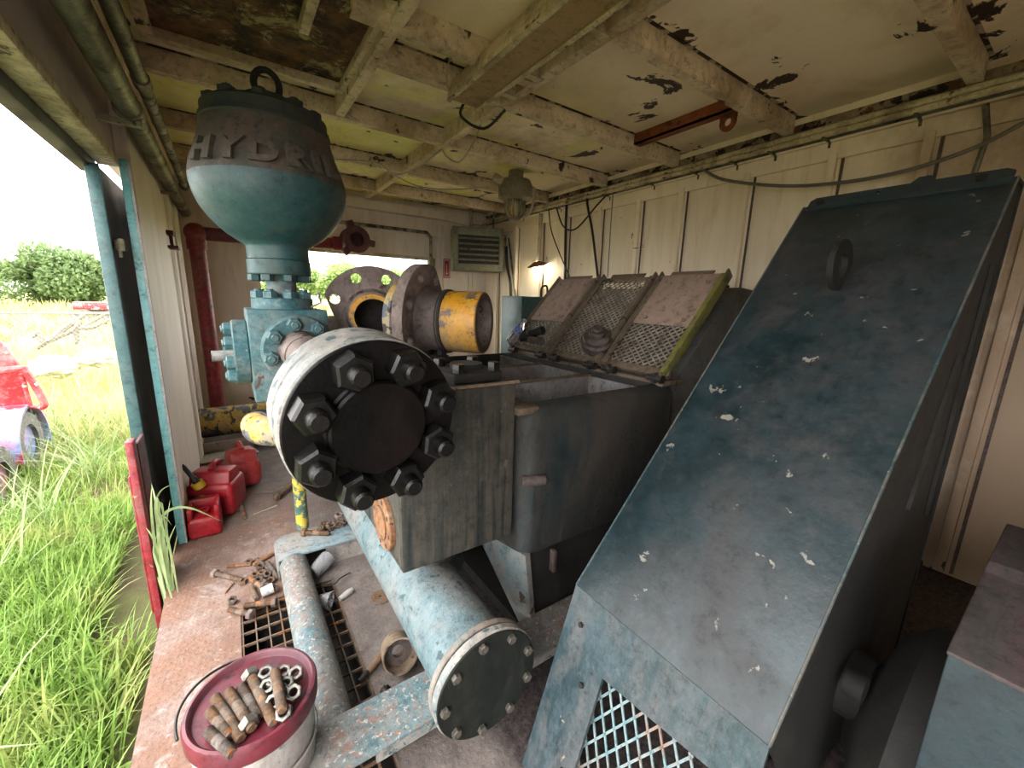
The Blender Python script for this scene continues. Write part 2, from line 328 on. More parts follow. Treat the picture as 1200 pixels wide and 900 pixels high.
class MB:
    def __init__(self): self.bm = bmesh.new()
    def _add(self, verts, faces):
        vs = [self.bm.verts.new(v) for v in verts]
        out = []
        for f in faces:
            try: out.append(self.bm.faces.new([vs[i] for i in f]))
            except ValueError: pass
        return vs, out
    def box(self, c, s, q=None, bevel=0, seg=2):
        c = V(c); h = V(s) * .5
        vs = [V((x * h.x, y * h.y, z * h.z)) for x in (-1, 1) for y in (-1, 1) for z in (-1, 1)]
        if q is not None: vs = [q @ v for v in vs]
        nv, nf = self._add([c + v for v in vs], [(0, 1, 3, 2), (4, 6, 7, 5), (0, 4, 5, 1), (2, 3, 7, 6), (0, 2, 6, 4), (1, 5, 7, 3)])
        if bevel:
            es = list({e for f in nf for e in f.edges})
            bmesh.ops.bevel(self.bm, geom=es, offset=bevel, segments=seg, affect='EDGES', profile=.5)
        return self
    def b2(self, lo, hi, bevel=0, seg=2):
        lo = V(lo); hi = V(hi); return self.box((lo + hi) / 2, hi - lo, None, bevel, seg)
    def lathe(self, prof, o=(0, 0, 0), d=(0, 0, 1), seg=32, close=False):
        o = V(o); q = axis_q(d); rings = []; vs = []; fs = []
        for r, h in prof:
            if r < 1e-6: rings.append([len(vs)]); vs.append(o + q @ V((0, 0, h)))
            else:
                rings.append(list(range(len(vs), len(vs) + seg)))
                vs += [o + q @ V((r * math.cos(2 * PI * i / seg), r * math.sin(2 * PI * i / seg), h)) for i in range(seg)]
        pairs = list(zip(rings, rings[1:])) + ([(rings[-1], rings[0])] if close else [])
        for a, b in pairs:
            for i in range(seg):
                j = (i + 1) % seg
                if len(a) == 1 and len(b) == 1: continue
                if len(a) == 1: fs.append((a[0], b[j], b[i]))
                elif len(b) == 1: fs.append((a[i], a[j], b[0]))
                else: fs.append((a[i], a[j], b[j], b[i]))
        self._add(vs, fs); return self
    def cyl(self, p0, p1, r0, r1=None, seg=24, bevel=0):
        p0 = V(p0); p1 = V(p1); L = (p1 - p0).length; r1 = r0 if r1 is None else r1
        if bevel: pr = [(0, 0), (r0 - bevel, 0), (r0, bevel), (r1, L - bevel), (r1 - bevel, L), (0, L)]
        else: pr = [(0, 0), (r0, 0), (r1, L), (0, L)]
        return self.lathe(pr, p0, p1 - p0, seg)
    def ring(self, p0, p1, ro, ri, seg=32, bevel=0.0):
        p0 = V(p0); p1 = V(p1); L = (p1 - p0).length; b = bevel
        pr = [(ri, 0), (ro - b, 0), (ro, b), (ro, L - b), (ro - b, L), (ri, L)] if b else [(ri, 0), (ro, 0), (ro, L), (ri, L)]
        return self.lathe(pr, p0, p1 - p0, seg, True)
    def hexa(self, p0, p1, r, rot=0):
        p0 = V(p0); p1 = V(p1); q = axis_q(p1 - p0); L = (p1 - p0).length
        vs = []
        for h, k in ((0, 1), (L * .86, 1), (L, .86)):
            vs += [p0 + q @ V((r * k * math.cos(rot + PI / 3 * i), r * k * math.sin(rot + PI / 3 * i), h)) for i in range(6)]
        fs = [tuple(range(5, -1, -1)), tuple(range(12, 18))]
        for a in (0, 6):
            fs += [(a + i, a + (i + 1) % 6, a + 6 + (i + 1) % 6, a + 6 + i) for i in range(6)]
        self._add(vs, fs); return self
    def tube(self, pts, r, seg=10, cap=True):
        pts = [V(p) for p in pts]; rings = []; vs = []; fs = []
        t0 = (pts[1] - pts[0]).normalized(); up = V((0, 0, 1)) if abs(t0.z) < .9 else V((1, 0, 0))
        n = t0.cross(up).normalized()
        for i, p in enumerate(pts):
            if i == 0: t = pts[1] - pts[0]
            elif i == len(pts) - 1: t = pts[-1] - pts[-2]
            else: t = (pts[i + 1] - p).normalized() + (p - pts[i - 1]).normalized()
            t.normalize(); n = (n - t * n.dot(t)).normalized(); b = t.cross(n)
            rr = r[i] if isinstance(r, (list, tuple)) else r
            rings.append(len(vs))
            vs += [p + (n * math.cos(2 * PI * k / seg) + b * math.sin(2 * PI * k / seg)) * rr for k in range(seg)]
        for a, b in zip(rings, rings[1:]):
            fs += [(a + k, a + (k + 1) % seg, b + (k + 1) % seg, b + k) for k in range(seg)]
        if cap:
            fs.append(tuple(range(rings[0] + seg - 1, rings[0] - 1, -1))); fs.append(tuple(range(rings[-1], rings[-1] + seg)))
        self._add(vs, fs); return self
    def prism(self, poly, y0, y1, plane='XZ', bevel=0):
        def p3(a, h):
            return {'XZ': V((a[0], h, a[1])), 'YZ': V((h, a[0], a[1])), 'XY': V((a[0], a[1], h))}[plane]
        n = len(poly); vs = [p3(a, y0) for a in poly] + [p3(a, y1) for a in poly]
        fs = [tuple(range(n)), tuple(range(2 * n - 1, n - 1, -1))] + [(i, i + n, (i + 1) % n + n, (i + 1) % n) for i in range(n)]
        nv, nf = self._add(vs, fs)
        if bevel:
            es = list({e for f in nf for e in f.edges})
            bmesh.ops.bevel(self.bm, geom=es, offset=bevel, segments=2, affect='EDGES', profile=.5)
        return self
    def quad(self, a, b, c, d): self._add([V(a), V(b), V(c), V(d)], [(0, 1, 2, 3)]); return self
    def xf(self, m):
        bmesh.ops.transform(self.bm, matrix=m, verts=self.bm.verts); return self
    def mesh(self, name, mat, smooth=38, off=V((0, 0, 0))):
        bm = self.bm
        bmesh.ops.recalc_face_normals(bm, faces=bm.faces)
        if off.length: bmesh.ops.translate(bm, verts=bm.verts, vec=-off)
        if smooth:
            ca = math.radians(smooth)
            for f in bm.faces: f.smooth = True
            for e in bm.edges:
                if len(e.link_faces) == 2 and e.calc_face_angle(0) > ca: e.smooth = False
        me = bpy.data.meshes.new(name); bm.to_mesh(me); bm.free(); me.materials.append(mat); return me
    def build(self, name, mat, parent=None, smooth=38, label=None):
        if parent is not None:
            off = wloc(parent)
        else:
            lo = V((1e9,) * 3); hi = V((-1e9,) * 3)
            for v in self.bm.verts:
                for i in range(3): lo[i] = min(lo[i], v.co[i]); hi[i] = max(hi[i], v.co[i])
            off = V(((lo.x + hi.x) / 2, (lo.y + hi.y) / 2, lo.z))
        o = bpy.data.objects.new(name, self.mesh(name, M[mat] if isinstance(mat, str) else mat, smooth, off)); COL.objects.link(o)
        if parent is not None: o.parent = parent
        else: o.location = off
        if label: o['label'] = label
        return o

def wloc(o):
    p = V((0, 0, 0))
    while o is not None: p += V(o.location); o = o.parent
    return p
def thing(name, label, cat, loc=(0, 0, 0), group=None):
    o = bpy.data.objects.new(name, None); o.empty_display_size = .05; COL.objects.link(o); o.location = loc
    o['label'] = label; o['category'] = cat
    if group: o['group'] = group
    return o
def tag(o, label, cat, group=None, kind=None):
    o['label'] = label; o['category'] = cat
    if group: o['group'] = group
    if kind: o['kind'] = kind
    return o
def struct(mb, name, mat, parent=None, smooth=38):
    o = mb.build(name, mat, parent, smooth)
    if parent is None: o['kind'] = 'structure'
    return o
def inst(me, name, parent, loc, d=(0, 0, 1), rot=0):
    """one more object using mesh me, its z axis along d, at world loc"""
    o = bpy.data.objects.new(name, me); COL.objects.link(o); o.parent = parent
    o.location = V(loc) - wloc(parent)
    o.rotation_mode = 'QUATERNION'; o.rotation_quaternion = axis_q(d) @ Quaternion((0, 0, 1), rot)
    return o
def children(o): return [c for c in bpy.data.objects if c.parent == o]
def dup(root, loc=None, rot=None, label=None):
    def cp(o, par):
        c = o.copy(); COL.objects.link(c)
        if par is not None: c.parent = par
        for k in kids.get(o.name, []): cp(k, c)
        return c
    kids = {}
    for o in bpy.data.objects:
        if o.parent is not None: kids.setdefault(o.parent.name, []).append(o)
    r = cp(root, None)
    if loc is not None: r.location = loc
    if rot is not None: r.rotation_mode = 'QUATERNION'; r.rotation_quaternion = rot
    if label: r['label'] = label
    return r
def bez(p0, p1, p2, n=12):
    p0, p1, p2 = V(p0), V(p1), V(p2)
    return [p0 * (1 - t) ** 2 + p1 * 2 * t * (1 - t) + p2 * t * t for t in [i / n for i in range(n + 1)]]
def spline(pts, n=6):
    pts = [V(p) for p in pts]; out = []
    P = [pts[0] * 2 - pts[1]] + pts + [pts[-1] * 2 - pts[-2]]
    for i in range(1, len(P) - 2):
        for k in range(n):
            t = k / n; a, b, c, d = P[i - 1], P[i], P[i + 1], P[i + 2]
            out.append(.5 * ((2 * b) + (c - a) * t + (2 * a - 5 * b + 4 * c - d) * t * t + (3 * b - a - 3 * c + d) * t ** 3))
    out.append(pts[-1]); return out
# ================================================================== SETTING
XW, YE, ZC, ZB = 3.12, 5.25, 2.6, 2.5       # right wall, far wall, ceiling sheet, beam underside
XL = -.328                                  # inner face of the left wall
YO = -2.4                                   # near end of the left opening, stretched back unseen to let in more light
YB = -3.0                                   # wall behind the camera
# floor with an opening for the grate
m = MB()
GX0, GX1, GY0, GY1 = -.09, .305, .95, 2.0
m.b2((-.38, YB, -.06), (GX0, YE, 0)); m.b2((GX1, YB, -.06), (XW, YE, 0))
m.b2((GX0, YB, -.06), (GX1, GY0, 0)); m.b2((GX0, GY1, -.06), (GX1, YE, 0))
struct(m, 'floor', 'floor')
m = MB()
m.b2((GX0, GY0, -.3), (GX1, GY1, -.28)); m.b2((GX0 - .02, GY0, -.3), (GX0, GY1, -.06)); m.b2((GX1, GY0, -.3), (GX1 + .02, GY1, -.06))
m.b2((GX0, GY0 - .02, -.3), (GX1, GY0, -.06)); m.b2((GX0, GY1, -.3), (GX1, GY1 + .02, -.06))
struct(m, 'trim_1', 'pit')
m = MB(); m.b2((-.39, YB, -.24), (-.36, YE, -.061)); struct(m, 'trim_2', 'rust_dark')   # edge rail of the deck

# left wall: header above the long opening, solid beyond it
m = MB()
m.b2((-.366, 2.8, -.2), (XL, YE, ZC)); m.b2((-.44, 2.79, 2.03), (-.35, YE, ZC))
for y in (4.2, 4.85):                                   # pressed ribs
    m.prism([(XL, y - .09), (XL + .022, y - .06), (XL + .022, y + .06), (XL, y + .09)], .02, ZB, 'XY')
struct(m, 'wall_left', 'wall_left')
m = MB(); m.b2((-.44, YB, 2.02), (-.375, 2.8, ZC)); m.b2((-.44, YB, -.2), (-.375, YO, 2.02)); struct(m, 'wall_left_header', 'header')
m = MB(); m.b2((-.445, YB, 1.985), (-.365, 2.79, 2.025), .006); struct(m, 'trim_3', 'conduit')
m = MB(); m.b2((-.50, YB, 1.94), (-.445, 2.76, 2.03), .006); struct(m, 'trim_4', 'door_dark')
# teal jamb strip at the end of the opening
m = MB(); m.b2((-.368, 2.765, -.1), (-.336, 2.80, 2.02), .004); struct(m, 'trim_5', 'jamb_teal')
m = MB(); m.b2((-.336, 2.762, -.1), (-.327, 2.80, 2.02)); struct(m, 'trim_50', 'white_rubber')
# far wall with the open window
wx0, wx1, wz0, wz1 = .30, 2.27, 1.02, 1.90
m = MB()
m.b2((XL - .1, YE, 0), (wx0, YE + .06, ZC)); m.b2((wx1, YE, 0), (XW, YE + .06, ZC))
m.b2((wx0, YE, wz1), (wx1, YE + .06, ZC)); m.b2((wx0, YE, 0), (wx1, YE + .06, wz0))
for x in (2.36, 2.44, 2.83, 2.90): m.b2((x, YE - .02, 0), (x + .035, YE, 2.35))
m.b2((.1, YE - .03, 2.2), (XW, YE, 2.26)); m.b2((XL, YE - .10, 2.42), (XW, YE, 2.52))
struct(m, 'wall_far', 'wall_left')
m = MB()
for a, b in (((wx0 - .04, wz0 - .04), (wx1 + .04, wz0)), ((wx0 - .04, wz1), (wx1 + .04, wz1 + .04)), ((wx0 - .04, wz0), (wx0, wz1)), ((wx1, wz0), (wx1 + .04, wz1))):
    m.b2((a[0], YE - .015, a[1]), (b[0], YE + .08, b[1]))
struct(m, 'window_1', 'cream')
# right wall with ribs and rails
m = MB(); m.b2((XW, YB, 0), (XW + .06, YE, ZC))
for y in (-.1, .28, .70, 1.12, 1.62, 2.13, 2.55, 3.02, 3.5, 3.95, 4.45, 4.9):
    m.b2((XW - .045, y - .022, .02), (XW, y + .022, 2.33), .004); m.b2((XW - .012, y - .045, .02), (XW, y + .045, 2.33))
m.b2((XW - .03, YB, 2.30), (XW, YE, 2.40), .006); m.b2((XW - .05, YB, 2.40), (XW, YE, 2.42))
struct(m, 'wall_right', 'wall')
m = MB()
for y in (-.1, .28, .70, 1.12, 1.62, 2.13, 2.55, 3.02, 3.5, 3.95, 4.45, 4.9): m.b2((XW - .016, y - .055, .02), (XW - .0125, y - .040, 2.32))
struct(m, 'trim_60', 'rust_dark')  # dark rust-coloured strips painted in as the shadow line beside each rib
m = MB(); m.b2((XW - .008, YB, 2.425), (XW - .002, YE, 2.56)); struct(m, 'trim_61', 'peel')
m = MB(); m.b2((-.46, YB - .06, 0), (XW, YB, ZC)); struct(m, 'wall_back', 'wall_left')
# ceiling
m = MB(); m.b2((-.5, YB, ZC), (XW + .06, YE + .06, ZC + .03)); struct(m, 'ceiling', 'ceiling')
k = 6
def beam(lo, hi, lip=True, ax='X'):
    global k
    b = MB(); lo = V(lo); hi = V(hi)
    b.b2(lo, hi, .006)
    if lip:     # bottom flange of the pressed channel
        if ax == 'X': b.b2((lo.x, lo.y - .0, lo.z - .006), (hi.x, lo.y + .055, lo.z + .004))
    struct(b, 'trim_%d' % k, 'cream'); k += 1
xl = -.36
for i, y in enumerate((-.25, .56, 1.365, 2.175, 2.935, 3.80, 4.60)):
    th = .035
    sm_ = MB(); sm_.b2((xl + .06 if i > 3 else (.72 if i == 3 else 1.43), y - th / 2 - .016, ZC - .004), (XW - .08, y - th / 2, ZC)); struct(sm_, 'trim_%d' % (70 + i), 'seam')
    if i in (0, 1, 2): beam((1.42, y - th / 2, ZB), (XW - .06, y + th / 2, ZC))
    elif i == 3: beam((.66, y - th / 2, ZB), (XW - .06, y + th / 2, ZC))
    else: beam((xl + .02, y - th / 2, ZB), (XW - .06, y + th / 2, ZC))
beam((.50, 1.865, ZB), (1.368, 1.905, ZC))
beam((1.368, YB, ZB - .005), (1.428, 5.0, ZC), False)                 # long beam down the room
beam((.645, 1.2, ZB), (.70, 2.99, ZC), False)                  # hatch trimmer
beam((xl, YB, 2.46), (xl + .05, YE, ZC), False)
# roof hatch
h = thing('roof_hatch', 'rust-eaten square roof hatch with mossy dark panel, ceiling top left', 'hatch', (.2, 2.1, 2.52))
m = MB()
hx0, hx1, hy0, hy1 = -.17, .62, 1.2, 2.66
for a, b in (((hx0 - .05, hy1), (hx1 + .03, hy1 + .05)), ((hx0 - .05, hy0 - .05), (hx1 + .03, hy0)), ((hx0 - .05, hy0), (hx0, hy1)), ((hx1, hy0), (hx1 + .03, hy1))):
    m.b2((a[0], a[1], 2.535), (b[0], b[1], ZC), .006)
m.build('frame', 'cream', h)
m = MB(); m.b2((hx0, hy0, 2.575), (hx1, hy1, 2.598)); m.build('panel', 'hatch', h)
m = MB(); m.b2((.36, 1.5, 2.53), (.40, 2.22, 2.575), .004); m.build('stiffener', 'cream', h)

# ================================================================== DOOR, POSTS, LEFT PIPES
d = thing('steel_door', 'teal steel door folded back outside the opening, inner face coloured dark for the shaded gap', 'door', (-.47, 3.3, -.1))
m = MB(); m.b2((-.462, 2.62, -.12), (-.415, 2.64, 1.955), .004); m.build('edge_frame', 'teal_door', d)
m = MB(); m.b2((-.462, 2.64, -.12), (-.418, 3.9, 1.945)); m.build('panel', 'door_dark', d)  # dark colour stands for the shade in the gap between door and wall
m = MB(); m.box((-.398, 2.70, 1.62), (.04, .06, .05), None, .006); m.cyl((-.39, 2.68, 1.595), (-.39, 2.68, 1.65), .012); m.cyl((-.398, 2.68, 1.565), (-.398, 2.68, 1.60), .008)
m.build('latch', 'galv_pale', d)
pt = at(152, 517, Y=2.35); px_ = pt.x + .0
m = MB(); m.b2((px_ - .016, 2.33, -.36), (px_ + .012, 2.40, pt.z), .004)
po = thing('red_post', 'flat red steel post standing in the grass by the doorway', 'post', (px_, 2.35, -.36))
m.build('plate', 'red_paint', po)
m = MB(); m.b2((px_ + .003, 2.40, -.3), (px_ + .016, 2.56, pt.z - .03), .003); m.build('back_channel', 'red_dark', po)
m = MB(); m.b2((px_ - .024, 2.335, -.1), (px_ - .0165, 2.375, pt.z - .16), .002); m.build('side_strip', 'red_paint', po)

def pipe_thing(name, label, cat, pts, r, mat, group=None, seg=14):
    m = MB(); m.tube(pts, r, seg); return tag(m.build(name, mat), label, cat, group)
p = thing('overhead_pipe', 'thick greasy galvanised pipe under the ceiling above the opening', 'pipe', (-.26, 2, 2.15))
m = MB(); m.cyl((-.27, -2.9, 2.16), (-.27, 5.2, 2.16), .043, seg=20); m.build('pipe_run', 'galv', p)
m = MB(); m.ring((-.27, 2.45, 2.16), (-.27, 2.53, 2.16), .05, .042, 20); m.box((-.295, 2.49, 2.16), (.05, .05, .04)); m.build('coupling', 'galv_pale', p)
p = thing('overhead_pipe', 'thinner paint-flecked pipe beside the thick one above the opening', 'pipe', (-.19, 2, 2.24))
m = MB(); m.cyl((-.205, -2.9, 2.235), (-.205, 2.35, 2.235), .026, seg=16); m.build('near_run', 'galv', p)
m = MB(); m.cyl((-.205, 2.35, 2.235), (-.205, 4.4, 2.235), .024, seg=16); m.cyl((-.205, 2.32, 2.235), (-.205, 2.40, 2.235), .031, seg=16); m.cyl((-.205, 4.3, 2.235), (-.205, 4.36, 2.235), .034); m.build('far_run', 'galv_pale', p)
for y, lb in ((2.49, 'small wall bracket under the coupling of the thick overhead pipe'), (4.0, 'small wall bracket at the far end of the overhead pipes')):
    m = MB(); m.b2((-.40 if y < 2.8 else XL, y - .015, 2.095), (-.235, y + .015, 2.117)); tag(m.build('pipe_bracket', 'galv_pale'), lb, 'bracket')
q = at(203, 282, X=XL + .03)
m = MB(); m.box((XL + .02, q.y, q.z + .05), (.04, .14, .03)); m.box((XL + .02, q.y, q.z), (.02, .03, .1)); m.box((XL + .03, q.y, q.z - .05), (.06, .16, .02))
tag(m.build('wall_clip', 'red_dark'), 'small rusty red clip high on the left wall', 'clip')

# red standpipe by the far wall
YR = 4.72
a = at(257, 487, Y=YR); e = at(229, 273, Y=YR)
rp = thing('red_standpipe', 'faded red standpipe rising by the far wall and turning right', 'pipe', (a.x, YR, 0.2))
m = MB(); m.cyl((a.x, YR, .20), (e.x, YR, e.z), .062, seg=20); m.build('riser', 'red_paint', rp)
m = MB(); m.lathe([(0, -.085), (.05, -.07), (.08, -.03), (.085, 0), (.08, .03), (.05, .07), (0, .085)], (e.x, YR - .02, e.z), (0, 1, 0), 20); m.cyl((e.x, YR, e.z - .14), (e.x, YR, e.z - .05), .075); m.build('elbow', 'red_paint', rp)
m = MB(); m.cyl((e.x, YR, e.z), (.42, YR, e.z + .005), .058, seg=20); m.build('cross_pipe', 'red_dark', rp)
m = MB(); m.cyl((.42, YR, e.z + .005), (1.02, YR, e.z + .02), .058, .058, seg=20); m.cyl((.95, YR, e.z + .02), (1.18, YR, e.z + .03), .072); m.build('outlet_pipe', 'red_paint', rp)
c = at(417, 281, Y=4.55)
m = MB(); m.ring((c.x, 4.50, c.z), (c.x, 4.70, c.z), .135, .07, 24, .01)
for i in range(3):
    an = PI / 2 + .35 + i * 2 * PI / 3
    m.box((c.x + .15 * math.cos(an), 4.55, c.z + .15 * math.sin(an)), (.08, .08, .07), Quaternion((0, 1, 0), -an), .01)
m.cyl((c.x, 4.62, c.z), (c.x, 4.66, c.z), .07)
m.build('hammer_union', 'red_dark', rp)
m = MB(); m.lathe([(0, 0), (.05, 0), (.05, .03), (.03, .05), (0, .05)], at(231, 410, Y=YE - .001), (0, -1, 0), 16)
tag(m.build('wall_plug', 'wall_left'), 'round capped plug on the far wall left of the red standpipe', 'plug')

# sign
a, b = at(519.5, 303, Y=YE - .024), at(527.5, 326, Y=YE - .024)
sg = thing('wall_sign', 'small narrow red and white sign on the far wall left of the heater', 'sign', ((a.x + b.x) / 2, YE - .02, b.z))
m = MB(); m.b2((a.x, YE - .024, b.z), (b.x, YE - .02, a.z)); m.build('plate', 'sign_red', sg)
m = MB(); w = b.x - a.x; hh = a.z - b.z
for (u0, v0, u1, v1) in ((.1, .04, .9, .09), (.1, .91, .9, .96), (.1, .04, .18, .96), (.82, .04, .9, .96), (.44, .25, .56, .72)):
    m.b2((a.x + u0 * w, YE - .027, b.z + v0 * hh), (a.x + u1 * w, YE - .0245, b.z + v1 * hh))
m.prism([(a.x + .28 * w, b.z + .27 * hh), (a.x + .72 * w, b.z + .27 * hh), (a.x + .5 * w, b.z + .14 * hh)], YE - .027, YE - .0245)
m.build('border', 'sign_white', sg)

# unit heater in the far corner
YH = 4.62
a, b = at(539, 263, Y=YH), at(590, 319, Y=YH)
hx0, hx1, hz0, hz1 = a.x, b.x, b.z, a.z
ht = thing('unit_heater', 'grey-green louvred unit heater hung in the far right ceiling corner', 'heater', ((hx0 + hx1) / 2, YH + .15, hz0))
m = MB(); m.b2((hx0, YH + .06, hz0), (hx1, YH + .35, hz1), .01); m.build('cabinet', 'heater', ht)
m = MB()
for lo, hi in (((hx0, hz0), (hx0 + .07, hz1)), ((hx1 - .05, hz0), (hx1, hz1)), ((hx0, hz0), (hx1, hz0 + .08)), ((hx0, hz1 - .1), (hx1, hz1))):
    m.b2((lo[0], YH, lo[1]), (hi[0], YH + .06, hi[1]), .004)
m.build('front_frame', 'heater', ht)
m = MB(); m.b2((hx0 + .07, YH + .045, hz0 + .08), (hx1 - .05, YH + .059, hz1 - .1))
for i in range(14):
    x = hx0 + .08 + i * (hx1 - hx0 - .15) / 13; m.b2((x, YH + .035, hz0 + .08), (x + .012, YH + .046, hz1 - .1))
m.build('fins', 'heater_fin', ht)
for i in range(5):
    z = hz0 + .09 + (i + .3) * (hz1 - hz0 - .2) / 5
    m = MB(); m.box(((hx0 + hx1) / 2 + .01, YH + .015, z + .02), (hx1 - hx0 - .13, .008, .03), Quaternion((1, 0, 0), 1.0)); m.build('louvre', 'heater', ht)
m = MB(); m.cyl((hx0 + .25, YH + .2, hz1), (hx0 + .25, YH + .2, ZC), .02); m.build('hanger', 'galv_pale', ht)
m = MB(); m.cyl((hx1 - .1, YH + .2, hz1), (hx1 - .1, YH + .2, ZC), .012); m.build('hanger', 'galv_pale', ht)
m = MB(); m.cyl((hx1 + .001, YH + .12, hz1 - .12), (hx1 + .05, YH + .12, hz1 - .12), .05); m.cyl((hx1 + .02, YH + .12, hz1 - .2), (hx1 + .02, YH + .12, hz1 - .06), .035)
m.build('junction', 'rust', ht)
ht.rotation_euler.z = -.38
# gas line left of heater
gx = hx0 - .14
m = MB(); m.tube([(.2, YE - .08, 2.235), (gx - .06, YE - .08, 2.235), (gx, YE - .08, 2.18), (gx, YE - .08, 1.75)], .022, 10); m.box((gx, YE - .08, 1.86), (.09, .08, .12), None, .015)
gl = thing('gas_line', 'paint-flaked thin pipe along the far wall dropping beside the heater', 'pipe', (gx, YE - .08, 1.7)); m.build('pipe_run', 'galv_pale', gl)
m = MB(); m.cyl((gx, YE - .08, 1.75), (gx + .03, YE - .08, 1.45), .02, seg=10); m.build('drop_hose', 'cable_black', gl)

# explosion-proof ceiling light
c = at(604, 225, Y=3.4)
L = thing('ceiling_light', 'domed cast ceiling light with caged glass globe near the heater', 'light', (c.x, 3.4, 2.2))
zt = at(604, 212, Y=3.4).z; zm = at(604, 234, Y=3.4).z; zb = at(604, 255, Y=3.4).z
m = MB(); m.lathe([(0, ZC - .001), (.07, ZC - .001), (.07, zt + .02), (.14, zt), (.165, zt - .05), (.16, zm + .01), (.12, zm - .01), (0, zm - .01)], (c.x, 3.4, 0), (0, 0, 1), 28); m.build('housing', 'lamp_grey', L)
m = MB(); m.lathe([(.075, zm - .01), (.072, zm - .12), (.05, zb + .01), (0, zb)], (c.x, 3.4, 0), (0, 0, 1), 24); m.build('globe', 'globe', L)
m = MB()
for i in range(8):
    an = i * PI / 4
    m.tube([(c.x + .095 * math.cos(an), 3.4 + .095 * math.sin(an), zm - .005), (c.x + .088 * math.cos(an), 3.4 + .088 * math.sin(an), zm - .12), (c.x + .045 * math.cos(an), 3.4 + .045 * math.sin(an), zb - .01)], .009, 6)
m.ring((c.x, 3.4, zb - .018), (c.x, 3.4, zb - .004), .055, .03, 16); m.build('guard_cage', 'lamp_grey', L)
m = MB(); m.cyl((c.x - .16, 3.4, zt - .03), (c.x - .24, 3.4, zt + .0), .035); m.build('gland', 'conduit', L)
m = MB(); m.tube(spline([(c.x + .15, 3.4, zt - .02), (c.x + .25, 3.42, zt - .05), (c.x + .24, 3.5, zm - .08), (c.x + .16, 3.6, zm - .12)]), .014, 8); m.build('cord', 'cable_pale', L)

# fluorescent fixture
fx0, fx1, fy0, fy1 = 1.035, 1.215, -.1, 2.15
F = thing('ceiling_fixture', 'long box ceiling fixture with tan diffuser running towards the doorway', 'light', (1.12, 1.2, 2.42))
m = MB(); m.prism([(fx0, 2.43), (fx1, 2.43), (fx1 + .0, 2.455), (fx1 - .03, 2.53), (fx0 + .03, 2.53), (fx0 - .0, 2.455)], fy0, fy1, 'XZ', .003); m.build('housing', 'cream', F)
m = MB(); m.b2((fx0 + .018, fy0 + .02, 2.424), (fx1 - .018, fy1 - .02, 2.431)); m.build('diffuser', 'lens_tan', F)
m = MB(); m.b2((fx1 - .016, fy0, 2.418), (fx1 + .004, fy1, 2.432), .002); m.b2((fx0 - .004, fy0, 2.418), (fx0 + .016, fy1, 2.432), .002); m.build('side_rail', 'conduit', F)
for y in (.35, 1.38, 1.80, 2.02):
    m = MB(); m.b2((fx1 - .02, y - .006, 2.47), (1.368, y + .006, 2.54)); m.b2((fx1 - .02, y - .03, 2.47), (1.368, y + .006, 2.476)); m.build('bracket', 'conduit', F)
m = MB(); m.tube(spline([(1.14, fy1 - .01, 2.46), (1.16, 2.24, 2.41), (1.32, 2.26, 2.39), (1.42, 2.19, 2.49)]), .008, 8); m.build('cord', 'cable_black', F)
m = MB(); m.tube(spline([(fx0 + .01, 1.9, 2.50), (.98, 1.93, 2.54), (1.0, 2.05, 2.56), (1.02, 2.13, 2.5), (1.04, 2.14, 2.46)]), .004, 6); m.build('wire', 'cable_pale', F)

# orange angle with lug, on the ceiling near the right wall
O = thing('angle_iron', 'rusty orange angle iron with lifting lug on the ceiling near the right wall', 'bracket', (2.54, 1.7, 2.5))
m = MB(); m.b2((2.50, 1.385, 2.53), (2.512, 2.155, 2.6)); m.b2((2.50, 1.385, 2.53), (2.57, 2.155, 2.541)); m.build('angle', 'orange_steel', O)
m = MB(); ly = 1.50
m.ring((2.55, ly, 2.49), (2.565, ly, 2.49), .05, .022, 20); m.b2((2.55, ly - .05, 2.505), (2.565, ly - .024, 2.535)); m.b2((2.55, ly + .024, 2.505), (2.565, ly + .05, 2.535)); m.build('lug', 'orange_steel', O)

# conduits along the top of the right wall
for i, (dx, z, r, mt, nm) in enumerate(((.10, 2.465, .017, 'conduit', 'upper cream-painted conduit running along the right wall top'),
                                       (.115, 2.428, .017, 'conduit', 'second cream-painted conduit just under the upper one, right wall'),
                                       (.055, 2.485, .018, 'galv_pale', 'flaking conduit tucked behind the cream ones at the right wall'),
                                       (.05, 2.43, .016, 'galv', 'dull grey conduit lowest against the right wall'))):
    pipe_thing('conduit', nm, 'conduit', [(XW - dx, -2.9, z), (XW - dx, 2, z - .004), (XW - dx, 5.15, z)], r, mt, None, 10)
cl = None
for y in (.3, .75, 1.15, 1.45, 1.7, 2.0, 2.4, 2.9, 3.6, 4.3):
    if cl is None:
        m = MB(); m.b2((XW - .14, y - .007, 2.40), (XW - .0, y + .007, 2.408)); m.b2((XW - .032, y - .007, 2.37), (XW - .026, y + .007, 2.44))
        cl = tag(m.build('conduit_hanger', 'galv'), 'small steel hanger holding the conduits at the right wall', 'bracket', 'conduit hangers along the right wall')
        ref = V(cl.location)
    else:
        c2 = cl.copy(); COL.objects.link(c2); c2.location = (ref.x, y, ref.z)

